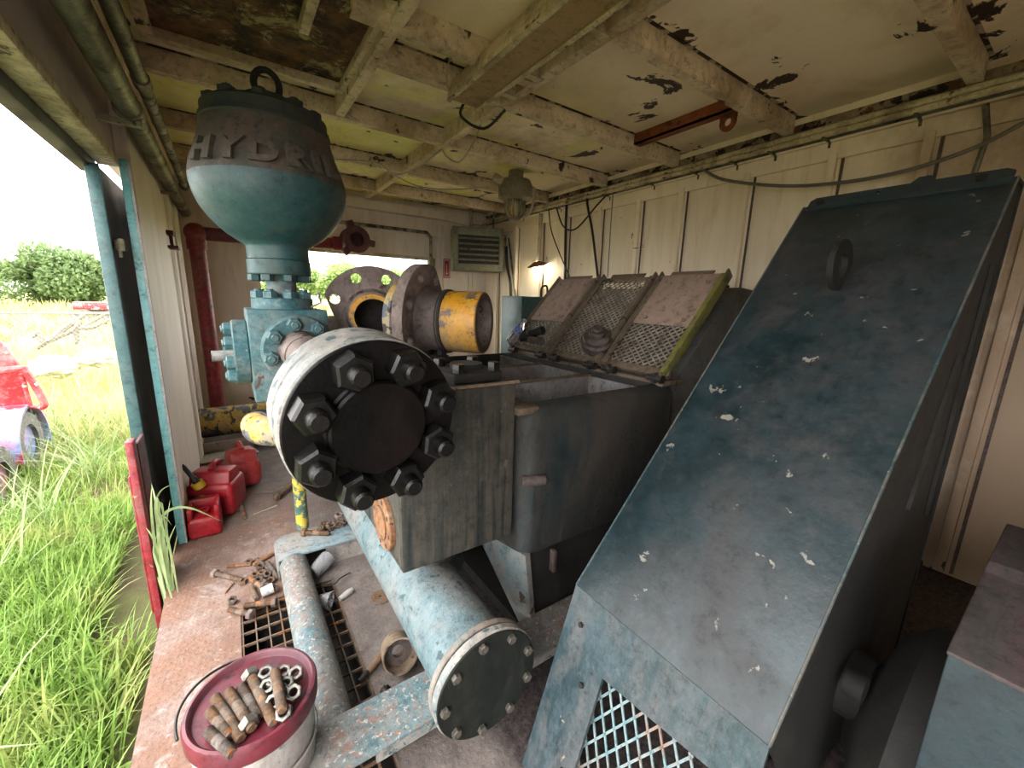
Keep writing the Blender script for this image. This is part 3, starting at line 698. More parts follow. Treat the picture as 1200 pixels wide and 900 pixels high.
def cable(name, label, pix, r, mat, cat='cable'):
    pts = [at(p[0], p[1], X=p[2]) for p in pix]
    m = MB(); m.tube(spline(pts, 6), r, 8); return tag(m.build(name, mat), label, cat)
cable('power_cable', 'grey cable sagging from the conduits across the right wall top', [(820, 196, 3.04), (850, 211, 3.0), (930, 218, 2.98), (1030, 207, 2.98), (1130, 178, 2.98), (1215, 136, 2.98)], .010, 'cable_grey')
cable('power_cable', 'thick black cable dropping straight behind the expanded metal lids', [(664, 240, 3.04), (663, 270, 3.05), (662, 330, 3.05)], .014, 'cable_black')
cable('power_cable', 'black cable hanging in a long curve right of the thick straight one', [(692, 222, 3.03), (688, 236, 3.0), (694, 270, 3.0), (700, 320, 3.0), (703, 340, 3.0)], .012, 'cable_black')
cable('power_cable', 'thin black cable slanting down left of the thick straight one', [(643, 245, 3.04), (646, 270, 3.03), (657, 300, 3.03), (670, 330, 3.02)], .006, 'cable_black')
cable('power_cable', 'black cable looping from conduit to conduit above the lids', [(652, 243, 3.03), (660, 265, 2.98), (675, 268, 2.97), (700, 240, 2.98), (715, 224, 3.03)], .008, 'cable_black')
cable('power_cable', 'thin drop cord hanging down the wall above the middle lid', [(719, 219, 3.01), (716, 260, 3.04), (712, 325, 3.04)], .004, 'cable_grey')
m = MB(); m.tube([at(1155, 122, X=3.04), at(1157, 160, X=3.06), at(1140, 208, X=3.06), at(1130, 300, X=3.06)], .012, 8)
tag(m.build('wall_conduit', 'galv'), 'grey conduit dropping behind the top of the green belt guard', 'conduit')
pts = [at(563, 147, Z=2.49), at(552, 172, Z=2.42), at(538, 190, Z=2.4), at(524, 184, Z=2.46), at(518, 175, Z=2.5)]
m = MB(); m.tube(spline(pts), .006, 8); tag(m.build('loose_wire', 'cable_pale'), 'pale wire looping under the long ceiling beam by the light fixture', 'wire')
pts = [at(518, 175, Z=2.49), at(490, 196, Z=2.485), at(462, 205, Z=2.485), at(440, 190, Z=2.49), at(372, 186, Z=2.5)]
m = MB(); m.tube(spline(pts), .005, 8); tag(m.build('loose_wire', 'cable_pale'), 'pale wire strung along the ceiling beams towards the dampener', 'wire')
pts = [at(455, 202, Z=2.485), at(490, 218, Z=2.46), at(530, 222, Z=2.45), at(585, 218, Z=2.46)]
m = MB(); m.tube(spline(pts), .006, 8); tag(m.build('loose_wire', 'cable_pale'), 'pale wire strung from the ceiling beam to the domed light', 'wire')

# lamp, box, conduit in the corner
c = at(629, 314, X=XW - .08)
B = thing('wall_lamp', 'small bare lit bulb on a rusty bracket, right wall near the heater', 'lamp', c)
m = MB(); m.lathe([(0, -.07), (.04, -.055), (.052, 0), (.035, .05), (0, .06)], c, (0, 0, 1), 16); m.build('bulb', 'bulb', B)
m = MB(); m.tube([(XW - .05, c.y, 2.40), (XW - .055, c.y, c.z + .14), (XW - .07, c.y, c.z + .06)], .022, 8); m.build('stem', 'conduit', B)
m = MB(); m.lathe([(.03, .0), (.12, -.03), (.125, -.025), (.03, .02)], c + V((-.0, .0, .055)), (-.3, 0, 1), 16); m.build('shade', 'rust', B)
c = at(600, 362, X=XW - .06)
E = thing('switch_box', 'grey electrical switch box low in the far right corner', 'box', (c.x, c.y, c.z - .12))
m = MB(); m.box(c, (.09, .16, .22), None, .012); m.build('body', 'conduit', E)
m = MB(); m.tube(spline([c + V((0, .03, .1)), c + V((.0, .06, .35)), (c.x, c.y + .14, c.z + .55), (c.x + .02, c.y + .2, 2.1)]), .018, 8); m.build('flex_conduit', 'cable_black', E)
m = MB(); m.cyl((c.x + .02, c.y - .06, c.z + .1), (c.x + .02, c.y + .15, 2.2), .012, seg=8); m.build('rigid_conduit', 'galv', E)
a = at(612, 347, Y=3.55); b = at(642, 345, Y=3.55)
G = thing('control_cabinet', 'dark green control cabinet standing beyond the lids in the far corner', 'cabinet', ((a.x + b.x) / 2, 3.7, 0))
m = MB(); m.b2((a.x, 3.55, 0), (b.x + .12, 3.95, a.z), .012); m.build('body', 'cabinet', G)
m = MB(); m.b2((a.x + .03, 3.535, .25), (b.x + .09, 3.55, a.z - .04), .004); m.build('door', 'cabinet', G)
m = MB(); m.tube(spline([(b.x + .02, 3.7, a.z), (b.x + .03, 3.7, a.z + .1), (b.x + .1, 3.7, a.z + .12), (b.x + .12, 3.7, a.z)]), .012, 8); m.build('handle', 'cable_black', G)
# ================================================================== PUMP
def plate(outer, holes, th, bevel=0.0):
    """2-D outline with round or polygonal holes -> solid plate as bmesh, lying in XY, centred on z"""
    cu = bpy.data.curves.new('outline', 'CURVE'); cu.dimensions = '2D'; cu.fill_mode = 'BOTH'; cu.extrude = th / 2 - bevel; cu.bevel_depth = bevel; cu.bevel_resolution = 1
    if bevel: cu.offset = -bevel
    for loop in [outer] + holes:
        s = cu.splines.new('POLY'); s.points.add(len(loop) - 1); s.use_cyclic_u = True
        for p, c in zip(s.points, loop): p.co = (c[0], c[1], 0, 1)
    o = bpy.data.objects.new('outline', cu); COL.objects.link(o)
    dg = bpy.context.evaluated_depsgraph_get()
    me = bpy.data.meshes.new_from_object(o.evaluated_get(dg))
    mb = MB(); mb.bm.from_mesh(me)
    bpy.data.objects.remove(o); bpy.data.curves.remove(cu); bpy.data.meshes.remove(me)
    bmesh.ops.remove_doubles(mb.bm, verts=mb.bm.verts, dist=1e-5)
    return mb
def circ(cx, cy, r, n=24, a0=0): return [(cx + r * math.cos(a0 + 2 * PI * i / n), cy + r * math.sin(a0 + 2 * PI * i / n)) for i in range(n)]
def frame_m(o, d, up=(0, 0, 1)):
    """matrix whose local z is d, local y closest to up"""
    z = V(d).normalized(); y = V(up); y = (y - z * y.dot(z)).normalized(); x = y.cross(z)
    return Matrix.Translation(V(o)) @ Matrix((x, y, z)).transposed().to_4x4()

def nut_mesh(r, h, mat, hole=True):
    m = MB(); m.hexa((0, 0, 0), (0, 0, h), r); return m.mesh('nut', M[mat])
def stud_mesh(r, L, mat):
    m = MB(); m.lathe([(0, 0), (r, 0), (r, L - r * .25), (r * .75, L), (0, L)], seg=16); return m.mesh('stud', M[mat])

# ---- discharge pipe with the big blind flange
c0 = at(442, 498, Y=.96); cb = at(350, 408, Y=1.90)
AX = (cb - c0).normalized()
D = thing('discharge_pipe', 'discharge pipe ending in a big round black-faced bolted flange, front centre', 'pipe', (c0.x, 1.4, .9))
def ax(y): return c0 + AX * ((y - .96) / AX.y)
m = MB(); m.cyl(ax(.97), ax(1.045), .212, seg=64, bevel=.005); m.build('blind_flange', 'rim', D)
m = MB(); m.cyl(ax(.958), ax(.972), .208, seg=64, bevel=.003); m.build('flange_face', 'black_face', D)
m = MB(); m.lathe([(0, 0), (.112, 0), (.118, .005), (.118, .02), (.124, .024), (.124, .03)], ax(.93), AX, 56); m.build('centre_boss', 'black_face', D)
m = MB(); m.cyl(ax(1.052), ax(1.13), .212, seg=64, bevel=.005); m.lathe([(.13, 0), (.075, .1), (.075, .16)], ax(1.128), AX, 40); m.build('neck_flange', 'rim', D)
m = MB(); m.cyl(ax(1.2), ax(1.885), .074, seg=32); m.cyl(ax(1.74), ax(1.86), .078, .083, seg=32); m.build('pipe', 'grey_cast', D)
m = MB(); m.cyl(ax(1.845), ax(1.893), .14, seg=48, bevel=.006); m.build('block_flange', 'teal', D)
ns = nut_mesh(.046, .05, 'nut_steel'); ss = stud_mesh(.0235, .088, 'stud_end')
mf = frame_m(ax(.957), -AX)
for i in range(8):
    an = PI / 8 + i * PI / 4
    p = mf @ V((.158 * math.cos(an), .158 * math.sin(an), 0))
    inst(ns, 'nut', D, p, -AX, random.random()); inst(ss, 'stud', D, p, -AX)
n2 = nut_mesh(.028, .028, 'teal'); s2 = stud_mesh(.0145, .036, 'teal')
mf = frame_m(ax(1.845), -AX)
for i in range(8):
    an = .2 + i * PI / 4
    p = mf @ V((.112 * math.cos(an), .112 * math.sin(an), 0)); inst(n2, 'nut', D, p, -AX, random.random()); inst(s2, 'stud', D, p, -AX)

# ---- valve cross block
YD = 2.05
def zd(y): return at(325, y, Y=YD).z
xc = at(328, 315, Y=YD).x
bz0, bz1 = at(340, 468, Y=1.9).z, at(340, 363, Y=1.9).z
bx0, bx1 = at(292, 400, Y=1.9).x, at(386, 400, Y=1.9).x
B = thing('valve_block', 'square teal valve block bolted beneath the pulsation dampener', 'valve', ((bx0 + bx1) / 2, YD, bz0))
m = MB(); m.b2((bx0, 1.895, bz0), (bx1, 2.20, bz1), .008); m.build('body', 'teal', B)
m = MB(); zc_ = (bz0 + bz1) / 2 + .005
m.cyl((bx0 - .055, YD, zc_), (bx0, YD, zc_), .135, seg=40, bevel=.005); m.cyl((bx0 - .09, YD, zc_), (bx0 - .055, YD, zc_), .03); m.build('side_flange', 'teal', B)
m = MB(); m.cyl((bx0 - .13, YD - .02, zc_ - .01), (bx0 - .05, YD - .02, zc_ - .01), .022); m.build('plug', 'rim', B)
for i in range(8):
    an = .3 + i * PI / 4; p = (bx0 - .055, YD + .105 * math.cos(an), zc_ + .105 * math.sin(an))
    inst(n2, 'nut', B, p, (-1, 0, 0), random.random()); inst(s2, 'stud', B, p, (-1, 0, 0))
zt = zd(349)
m = MB(); m.cyl((xc, YD, bz1 - .004), (xc, YD, zt), .118, seg=40, bevel=.005); m.build('top_flange', 'teal', B)
for i in range(8):
    an = .2 + i * PI / 4; p = (xc + .092 * math.cos(an), YD + .092 * math.sin(an), zt)
    inst(n2, 'nut', B, p, (0, 0, 1), random.random()); inst(s2, 'stud', B, p, (0, 0, 1))
m = MB(); m.cyl((xc + .01, YD - .02, bz0 - .05), (xc + .01, YD - .02, bz0), .11, seg=32); m.cyl((xc + .01, YD + .04, at(318, 500, Y=2.12).z), (xc + .01, YD + .04, bz0 - .05), .07, seg=24); m.build('bottom_flange', 'yellow_rust', B)
m = MB(); m.tube([(bx1 - .05, 1.98, bz1 + .01), (bx1 - .02, 1.92, bz1 + .03), (bx1 - .03, 1.9, bz1 + .07)], .004, 6); m.build('locking_wire', 'wire', B)
m = MB(); m.tube([(xc - .03, YD + .09, zt), (xc - .03, YD + .09, zd(327))], .022, 12); m.build('red_rod', 'red_paint', B)

# ---- pulsation dampener
P = thing('pulsation_dampener', 'big pear-shaped teal pulsation dampener with raised lettering and sooty top', 'dampener', (xc, YD, zd(326)))
za, zf = zd(305), zd(323)
m = MB(); m.lathe([(0, zt - .0), (.058, zt), (.058, zf + .002)], (xc, YD, 0), (0, 0, 1), 32); m.build('neck', 'teal', P)
m = MB(); m.lathe([(.05, zf), (.116, zf), (.12, zf + .005), (.12, za - .004), (.11, za)], (xc, YD, 0), (0, 0, 1), 48); m.build('lower_flange', 'damp', P)
prof = [(.116, za), (.116, zd(292))]
SH = [(289, .120), (284, .147), (278, .178), (270, .207), (260, .235), (250, .256), (240, .269), (230, .277), (220, .280)]
for y, r in SH: prof.append((r, zd(y)))
m = MB(); m.lathe([(.11, za + .0)] + prof, (xc, YD, 0), (0, 0, 1), 64); m.build('body', 'damp', P, 60)
UP = [(220, .280), (211, .276), (202, .268), (192, .255), (181, .242), (170, .232), (160, .226)]
m = MB(); m.lathe([(r, zd(y)) for y, r in UP] + [(.2, zd(160))], (xc, YD, 0), (0, 0, 1), 64); m.build('shoulder', 'damp_top', P, 60)
zcap0, zcap1 = zd(160), zd(138)
m = MB(); m.lathe([(.2, zcap0), (.226, zcap0), (.23, zcap0 + .006), (.226, zd(153)), (.219, zd(152)), (.219, zcap1 - .012), (.205, zcap1), (0, zcap1)], (xc, YD, 0), (0, 0, 1), 56); m.build('top_cover', 'damp_cap', P, 30)
cn = nut_mesh(.032, .02, 'damp_cap'); cst = stud_mesh(.02, .028, 'damp_cap')
for i in range(10):
    an = .15 + i * PI / 5; p = (xc + .18 * math.cos(an), YD + .18 * math.sin(an), zcap1 - .002)
    inst(cn, 'nut', P, p, (0, 0, 1), random.random()); inst(cst, 'stud', P, p, (0, 0, 1))
m = MB(); m.cyl((xc, YD - .08, zcap1), (xc, YD - .08, zcap1 + .03), .085, seg=32, bevel=.006); m.build('charge_boss', 'damp_cap', P)
m = MB(); pts = [(xc + .0 + .042 * math.cos(t), YD - .10, zcap1 + .070 + .05 * math.sin(t)) for t in [PI * (-.25 + 1.5 * i / 14) for i in range(15)]]
m.tube(pts, .012, 8); m.build('lifting_eye', 'dark_iron', P)
fb = nut_mesh(.026, .026, 'damp')
for i in range(8):
    an = .2 + i * PI / 4; inst(fb, 'nut', P, (xc + .098 * math.cos(an), YD + .098 * math.sin(an), zf), (0, 0, -1), random.random())
# raised letters wrapped round the shoulder
cu = bpy.data.curves.new('letters', 'FONT'); cu.body = 'HYDRIL'; cu.size = .100; cu.extrude = .02; cu.space_character = 1.42; cu.align_x = 'CENTER'; cu.offset = .006
o = bpy.data.objects.new('letters', cu); COL.objects.link(o)
me = bpy.data.meshes.new_from_object(o.evaluated_get(bpy.context.evaluated_depsgraph_get())); bpy.data.objects.remove(o)
lm = MB(); lm.bm.from_mesh(me)
bmesh.ops.triangulate(lm.bm, faces=lm.bm.faces)
zl = zd(212)
UPz = [(zd(y), r) for y, r in UP]
def rad(z):
    for (z0, r0), (z1, r1) in zip(UPz, UPz[1:]):
        if z0 <= z <= z1: return r0 + (r1 - r0) * (z - z0) / (z1 - z0)
    return UPz[-1][1] if z > UPz[-1][0] else UPz[0][1]
a0 = -PI / 2 - .12
for v in lm.bm.verts:
    x, y, h = v.co; z = zl + y; an = a0 + x / .232; r = rad(z) + h
    v.co = (xc + r * math.cos(an), YD + r * math.sin(an), z)
lm.build('raised_lettering', 'letters', P, 20)

# ---- piping round the block
g = thing('drain_elbow', 'yellow painted pipe elbow beneath the teal valve block', 'pipe', at(318, 510, Y=2.12))
e0 = at(345, 503, Y=2.12); e1 = at(312, 507, Y=2.12)
m = MB(); m.tube(spline([e0 + V((.12, 0, 0)), e0, e1 + V((.03, 0, 0)), e1 + V((-.02, .06, .0)), e1 + V((-.03, .16, 0))]), .068, 18); m.build('elbow', 'yellow_rust', g)
m = MB(); m.cyl(e0 + V((-.02, 0, 0)), e0 + V((.04, 0, 0)), .082, seg=24); m.build('collar', 'yellow', g)
vp = at(355, 617, Z=.125)
m = MB(); m.tube([(vp.x, vp.y, .121), (vp.x - .004, vp.y, .72), (vp.x - .002, vp.y - .05, .82), (e0.x + .02, e0.y + .01, e0.z - .06)], .032, 16); tag(m.build('drain_pipe', 'yel_green'), 'thin upright pipe, yellow flaking over green, left of the black flange', 'pipe')
F2 = at(229, 497, Y=4.55)
q = thing('floor_pipe', 'thick black and yellow flaking pipe lying along the far wall', 'pipe', (.2, 4.55, .1))
m = MB(); m.cyl((F2.x + .03, 4.55, F2.z), (.35, 4.55, F2.z), .135, seg=28); m.build('near_run', 'yellow_rust', q)
m = MB(); m.cyl((.35, 4.55, F2.z), (1.3, 4.55, F2.z), .13, seg=28); m.cyl((.3, 4.55, F2.z), (.38, 4.55, F2.z), .15, seg=28); m.build('far_run', 'yellow', q)
m = MB(); m.b2((.1, 4.45, 0), (.2, 4.65, F2.z - .1)); m.b2((1.0, 4.45, 0), (1.1, 4.65, F2.z - .1)); m.build('support', 'rust_dark', q)
rr = at(396, 395, Y=2.5)
m = MB(); m.cyl((rr.x - .02, 2.5, rr.z - .04), (rr.x - .02, 2.58, rr.z - .04), .16, seg=24, bevel=.01); m.cyl((rr.x - .02, 2.58, rr.z - .04), (rr.x - .02, 3.3, rr.z - .04), .09)
tag(m.build('rusty_flange', 'rust_dark'), 'dark rusty flanged pipe end just right of the valve block', 'pipe')
m = MB(); m.cyl((rr.x - .02, 2.95, 0), (rr.x - .02, 2.95, rr.z - .1), .05); tag(m.build('pipe_stand', 'rust_dark'), 'dark rusty prop under the flanged pipe end', 'stand')

# ---- fluid end
FX0, FX1, FY0, FY1, FZ0, FZ1 = .385, .815, 1.15, 2.45, .532, 1.128
Fl = thing('fluid_end', 'large square-cut dark teal pump block behind the black flange', 'pump', (.6, 1.8, FZ0))
m = MB(); m.b2((FX0, FY0, FZ0), (FX1, FY1, FZ1), .006); m.build('body', 'fluid', Fl)
m = MB(); m.b2((FX0 + .01, FY0 + .005, FZ1), (FX1 + .02, FY0 + .022, FZ1 + .008)); m.build('top_edge_strip', 'steel_tan', Fl)
for i, y in enumerate((1.31, 1.75, 2.19)):
    m = MB(); m.cyl((FX0 - .018, y, .645), (FX0 + .002, y, .645), .10, seg=36, bevel=.003); m.cyl((FX0 - .024, y, .645), (FX0 - .017, y, .645), .06, seg=28)
    cv = m.build('side_cover', 'rust', Fl)
    hm = MB()
    for k in range(8):
        an = k * PI / 4 + .2; hm.cyl((FX0 - .0185, y + .082 * math.cos(an), .645 + .082 * math.sin(an)), (FX0 - .019, y + .082 * math.cos(an), .645 + .082 * math.sin(an)), .009, seg=10)
    hm.build('bolt_hole', 'pit', cv)
    m = MB(); m.b2((.60, y - .10, FZ1), (.80, y + .10, FZ1 + .04), .01); m.cyl((.70, y, FZ1 + .04), (.70, y, FZ1 + .06), .06, seg=24); m.build('valve_cover', 'dark_iron', Fl)
bolt_top = nut_mesh(.024, .03, 'nut_steel')
for y in (1.23, 1.39, 1.67, 1.83, 2.11, 2.27):
    inst(bolt_top, 'bolt', Fl, (.77, y, FZ1 + .04)); inst(bolt_top, 'bolt', Fl, (.63, y, FZ1 + .04))

# ---- suction manifold
SX, SZ = .522, .318
S = thing('suction_manifold', 'fat pale blue suction pipe near the floor with dark bolted end cover', 'pipe', (SX, 1.6, SZ - .15))
m = MB(); m.cyl((SX, .875, SZ), (SX, 2.6, SZ), .131, seg=56)
m.build('pipe', 'pale_pipe', S)
m = MB(); m.ring((SX, .865, SZ), (SX, .885, SZ), .167, .05, 56, .003); m.build('pipe_flange', 'frame_pale', S)
m = MB(); m.cyl((SX, .832, SZ), (SX, .858, SZ), .169, seg=64, bevel=.004); m.build('end_rim', 'rim', S)
m = MB(); m.cyl((SX, .826, SZ), (SX, .833, SZ), .165, seg=64, bevel=.002); m.build('end_cover', 'cover_dark', S)
bh = nut_mesh(.0145, .014, 'bolt_grey')
for i in range(9):
    an = .35 + i * 2 * PI / 9; inst(bh, 'bolt', S, (SX + .143 * math.cos(an), .827, SZ + .143 * math.sin(an)), (0, -1, 0), random.random())
for y in (1.36, 1.80, 2.24):
    m = MB(); m.lathe([(.14, -.03), (.105, .0), (.1, .06), (.12, .10), (.12, .112)], (SX + .04, y, SZ + .1), (0, 0, 1), 36); m.build('riser_neck', 'tub', S)

# ---- liner tub
def rrect(x0, x1, y0, y1, r, n=6):
    out = []
    for cx, cy, a in ((x1 - r, y1 - r, 0), (x0 + r, y1 - r, PI / 2), (x0 + r, y0 + r, PI), (x1 - r, y0 + r, 1.5 * PI)):
        for i in range(n + 1):
            t = a + PI / 2 * i / n; out.append((cx + r * math.cos(t), cy + r * math.sin(t)))
    return out
TX0, TX1, TY0, TY1, TZ0, TZ1 = .835, 1.75, 1.11, 2.46, .43, 1.04
T = thing('liner_tub', 'grimy teal rounded pump trough with three open compartments', 'pump', (1.25, 1.8, TZ0))
loops = []
R = .075
for z, ins, r in [(TZ0, .02, R), (TZ0 + .02, 0, R), (TZ1 - .07, 0, R)] + [(TZ1 - .07 + .07 * math.sin(t), .07 * (1 - math.cos(t)) * .75, R) for t in (.3, .6, .9, 1.2, 1.57)]:
    loops.append([(x, y, z) for x, y in rrect(TX0 + ins, TX1, TY0 + ins, TY1 - ins, r)])
for z, ins in ((TZ1 + .004, .06), (TZ1 - .01, .07), (.70, .085)):
    loops.append([(x, y, z) for x, y in rrect(TX0 + ins, TX1 - .12, TY0 + ins, TY1 - ins, .045)])
m = MB(); nl = len(loops[0]); vs = [p for l in loops for p in l]; fs = []
for a in range(len(loops) - 1):
    fs += [(a * nl + i, a * nl + (i + 1) % nl, (a + 1) * nl + (i + 1) % nl, (a + 1) * nl + i) for i in range(nl)]
fs.append(tuple(range(nl))); fs.append(tuple(range((len(loops) - 1) * nl, len(loops) * nl)))
m._add(vs, fs); m.build('trough', 'tub', T, 50)
m = MB(); m.b2((TX0 + .09, TY0 + .09, .68), (TX1 - .2, TY1 - .09, .72)); m.b2((TX1 - .216, TY0 + .09, .70), (TX1 - .204, TY1 - .09, TZ1 - .005)); m.build('lining', 'tub_in', T)
for y in (1.50, 1.91):
    m = MB(); m.b2((TX0 + .06, y, .71), (TX1 - .205, y + .022, TZ1 - .004), .005); m.build('divider', 'tub_in', T)
    m = MB(); m.b2((TX0 + .06, y - .006, TZ1 - .004), (TX1 - .2, y + .028, TZ1 + .006), .002); m.build('divider_cap', 'lid_frame', T)
m = MB(); m.b2((TX0 - .02, 1.13, FZ1 - .12), (TX0 + .08, TY1 - .05, FZ1 - .09), .01); m.build('splash_ledge', 'lid_frame', T)
for y in (1.33, 1.72, 2.15):
    m = MB(); m.cyl((.8, y, .86), (1.55, y, .86), .05, seg=20); m.cyl((1.0, y, .86), (1.06, y, .86), .075, seg=20); m.build('liner_rod', 'nut_steel', T)
m = MB(); m.lathe([(.005, -.05), (.02, -.045), (.024, 0), (.02, .045), (.005, .05)], (TX0 + .05, TY0 + .006, .755), (.9, -.4, 0), 10); m.build('lug', 'dark_cast', T)
# legs / frame below the tub
K = thing('pump_frame', 'dusty pale tapered pump frame leg below the trough corner', 'frame', (.9, 1.3, 0))
t0 = at(577, 640, X=.80); t1 = at(612, 650, Y=1.13)
m = MB()
pl = [(.80, 1.42, .43), (.87, 1.13, .43), (.915, 1.115, .02), (.905, 1.15, .02)]
m._add([V(p) for p in pl] + [V(p) + V((.03, .01, 0)) for p in pl], [(0, 1, 2, 3), (7, 6, 5, 4), (0, 4, 5, 1), (1, 5, 6, 2), (2, 6, 7, 3), (3, 7, 4, 0)])
m.build('corner_leg', 'frame_pale', K)
m = MB(); m.b2((.92, 1.16, 0), (2.9, 1.19, .43)); m.b2((.92, 2.37, 0), (2.9, 2.4, .43)); m.b2((.905, 1.2, .0), (2.9, 2.36, .05)); m.build('side_plate', 'dark_iron', K)
m = MB(); m.b2((.985, 1.09, .33), (1.005, 1.12, .428), .006); m.build('clip', 'dark_cast', K)

# ---- power end casing
C = thing('power_end', 'dusty grey-blue sloped pump casing behind the raised lids', 'pump', (2.3, 1.8, .43))
m = MB(); m.prism([(1.76, .44), (1.76, 1.05), (2.16, 1.46), (2.30, 1.52), (2.55, 1.50), (2.85, 1.25), (2.9, .44)], 1.14, 2.45, 'XZ', .03); m.build('casing', 'case', C)
m = MB(); m.b2((1.64, 1.125, 1.035), (1.80, 2.44, 1.062), .006); m.build('hinge_ledge', 'lid_frame', C)
n3 = nut_mesh(.02, .02, 'dark_iron')
for y in (1.3, 1.6, 1.9, 2.2): inst(n3, 'bolt', C, (2.4, y, 1.515))

# ---- three raised lids
HX, HZ = 1.66, 1.085
LA = math.atan2(.47, .43)           # lean
U = V((math.cos(LA), 0, math.sin(LA))); Wn = V((-math.sin(LA), 0, math.cos(LA)))
def lattice(mb, w, h, pu, pv, r, th, org, eu, ev, en):
    """expanded metal: two families of slanted strands over a w x h panel"""
    n = int((w / pu) + (h / pv)) + 2
    for s in (1, -1):
        for k in range(-n, n + 1):
            u0 = k * pu
            # u = u0 + s * (v / pv) * pu
            lo, hi = 0., h
            sl = s * pu / pv
            vs_ = sorted(((0 - u0) / sl, (w - u0) / sl)); lo = max(lo, vs_[0]); hi = min(hi, vs_[1])
            if hi - lo < .01: continue
            a = org + eu * (u0 + sl * lo) + ev * lo; b = org + eu * (u0 + sl * hi) + ev * hi
            d = (b - a).normalized(); sd = d.cross(en).normalized()
            p = [a + sd * r, a - sd * r, b - sd * r, b + sd * r]
            mb._add([x + en * th for x in p] + [x - en * th for x in p], [(0, 1, 2, 3), (7, 6, 5, 4), (0, 4, 5, 1), (1, 5, 6, 2), (2, 6, 7, 3), (3, 7, 4, 0)])
def lid(y0, y1, sheet, label, edge):
    w = y1 - y0; Ht = .64
    L = thing('guard_lid', label, 'lid', (HX, (y0 + y1) / 2, HZ), 'raised mesh lids over the pump trough')
    def pt(y, v, n=0): return V((HX, y, HZ)) + U * v + Wn * n
    E_ = V((0, 1, 0))
    q = Matrix((U, E_, Wn)).transposed().to_quaternion()
    m = MB()
    lattice(m, w - .04, Ht - .03, .040, .034, .0036, .002, pt(y0 + .02, .02, .012), E_, U, Wn)
    m.build('mesh_panel', 'mesh_grey', L)
    for yy, mt in ((y0 + .012, edge), (y1 - .012, 'lid_frame')):
        m = MB(); m.box(pt(yy, Ht / 2 + .01, .012), (Ht + .03, .010, .055), q, .002); m.box(pt(yy + (.012 if yy < (y0 + y1) / 2 else -.012), Ht / 2, .03), (Ht, .03, .006), q); m.build('side_rail', mt, L)
    m = MB(); m.box(pt((y0 + y1) / 2, .012, .0), (.04, w, .03), q, .003); m.build('bottom_rail', 'lid_frame', L)
    m = MB(); m.box(pt((y0 + y1) / 2, Ht - .005, .006), (.03, w, .02), q, .003); m.box(pt((y0 + y1) / 2 + w * .05, Ht + .02, .01), (.05, w * .62, .006), q, .002); m.build('top_rail', 'lid_frame', L)
    if sheet:
        m = MB(); m.box(pt((y0 + y1) / 2, Ht * (1 - sheet / 2), .028), (Ht * sheet, w - .03, .008), q, .003)
        m.build('rubber_patch', 'rubber_sheet', L)
        for v in (.06, sheet * Ht - .04):
            for yy in (y0 + .08, y1 - .1):
                m = MB(); m.cyl(pt(yy, Ht - v, .032), pt(yy, Ht - v, .04), .013, seg=12); m.build('patch_screw', 'steel_tan', L)
    for yy in (y0 + .06, y1 - .06):
        m = MB(); m.cyl((HX - .03, yy - .035, HZ - .012), (HX - .03, yy + .035, HZ - .012), .016, seg=12); m.box((HX - .025, yy, HZ - .012), (.03, .022, .05), None, .004); m.cyl((HX - .03, yy - .05, HZ - .012), (HX - .03, yy - .035, HZ - .012), .022, seg=6); m.build('hinge', 'bracket', L)
    return L
lid(1.11, 1.52, .56, 'nearest raised mesh lid, yellow-green edge and brown rubber sheet on its top half', 'lid_green')
lid(1.54, 1.97, 0, 'middle raised mesh lid, all bare expanded metal', 'lid_frame')
lid(1.99, 2.42, .62, 'farthest raised mesh lid with dusty sheet over its upper part', 'lid_frame')

# things lying on the lids
def onlid(y, v, n): return V((HX, y, HZ)) + U * v + Wn * n
p = onlid(1.63, .10, .02)
W = thing('stepped_casting', 'stepped grey round casting sitting at the foot of the middle lid', 'casting', p)
dW = V((-.5, -.45, .75))
m = MB(); m.lathe([(0, 0), (.082, 0), (.09, .02), (.09, .055), (.078, .065), (.074, .085), (.055, .095), (.045, .097), (.043, .12), (.03, .125), (.03, .142), (.022, .15), (0, .15)], p, dW, 32); m.build('body', 'dark_cast', W)
p = onlid(2.38, .05, .045)
Bt = thing('water_bottle', 'clear plastic water bottle with blue label leaning on the farthest lid', 'bottle', p)
q0 = at(602, 405, X=1.66); q1 = at(620, 380, X=1.74)
q0 = onlid(2.37, .0, .06); q1 = onlid(2.37, .19, .07); dd = (q1 - q0).normalized()
m = MB(); m.lathe([(0, 0), (.03, .0), (.033, .01), (.033, .13), (.014, .17), (.014, .185)], q0, dd, 20); m.build('shell', 'clear_plastic', Bt)
m = MB(); m.cyl(q0 + dd * .075, q0 + dd * .125, .0335, seg=20); m.build('label_band', 'blue_label', Bt)
m = MB(); m.cyl(q0 + dd * .183, q0 + dd * .2, .016, seg=14); m.build('cap', 'white_rubber', Bt)
for i, (y, v, dx) in enumerate(((2.24, .10, (.3, -1, .3)), (2.20, .05, (.2, -1, 0)), (2.3, .05, (.5, -1, .2)))):
    p = onlid(y, v, .05); m = MB(); d_ = V(dx).normalized()
    m.cyl(p, p + d_ * .09, .024, seg=14, bevel=.004); m.cyl(p + d_ * .09, p + d_ * .115, .03, seg=6)
    tag(m.build('pipe_fitting', ['dark_iron', 'rust_dark', 'dark_iron'][i]), ['blackened pipe fitting uppermost on the farthest lid', 'brown pipe fitting lowest on the farthest lid', 'dark pipe fitting next to the water bottle'][i], 'fitting')

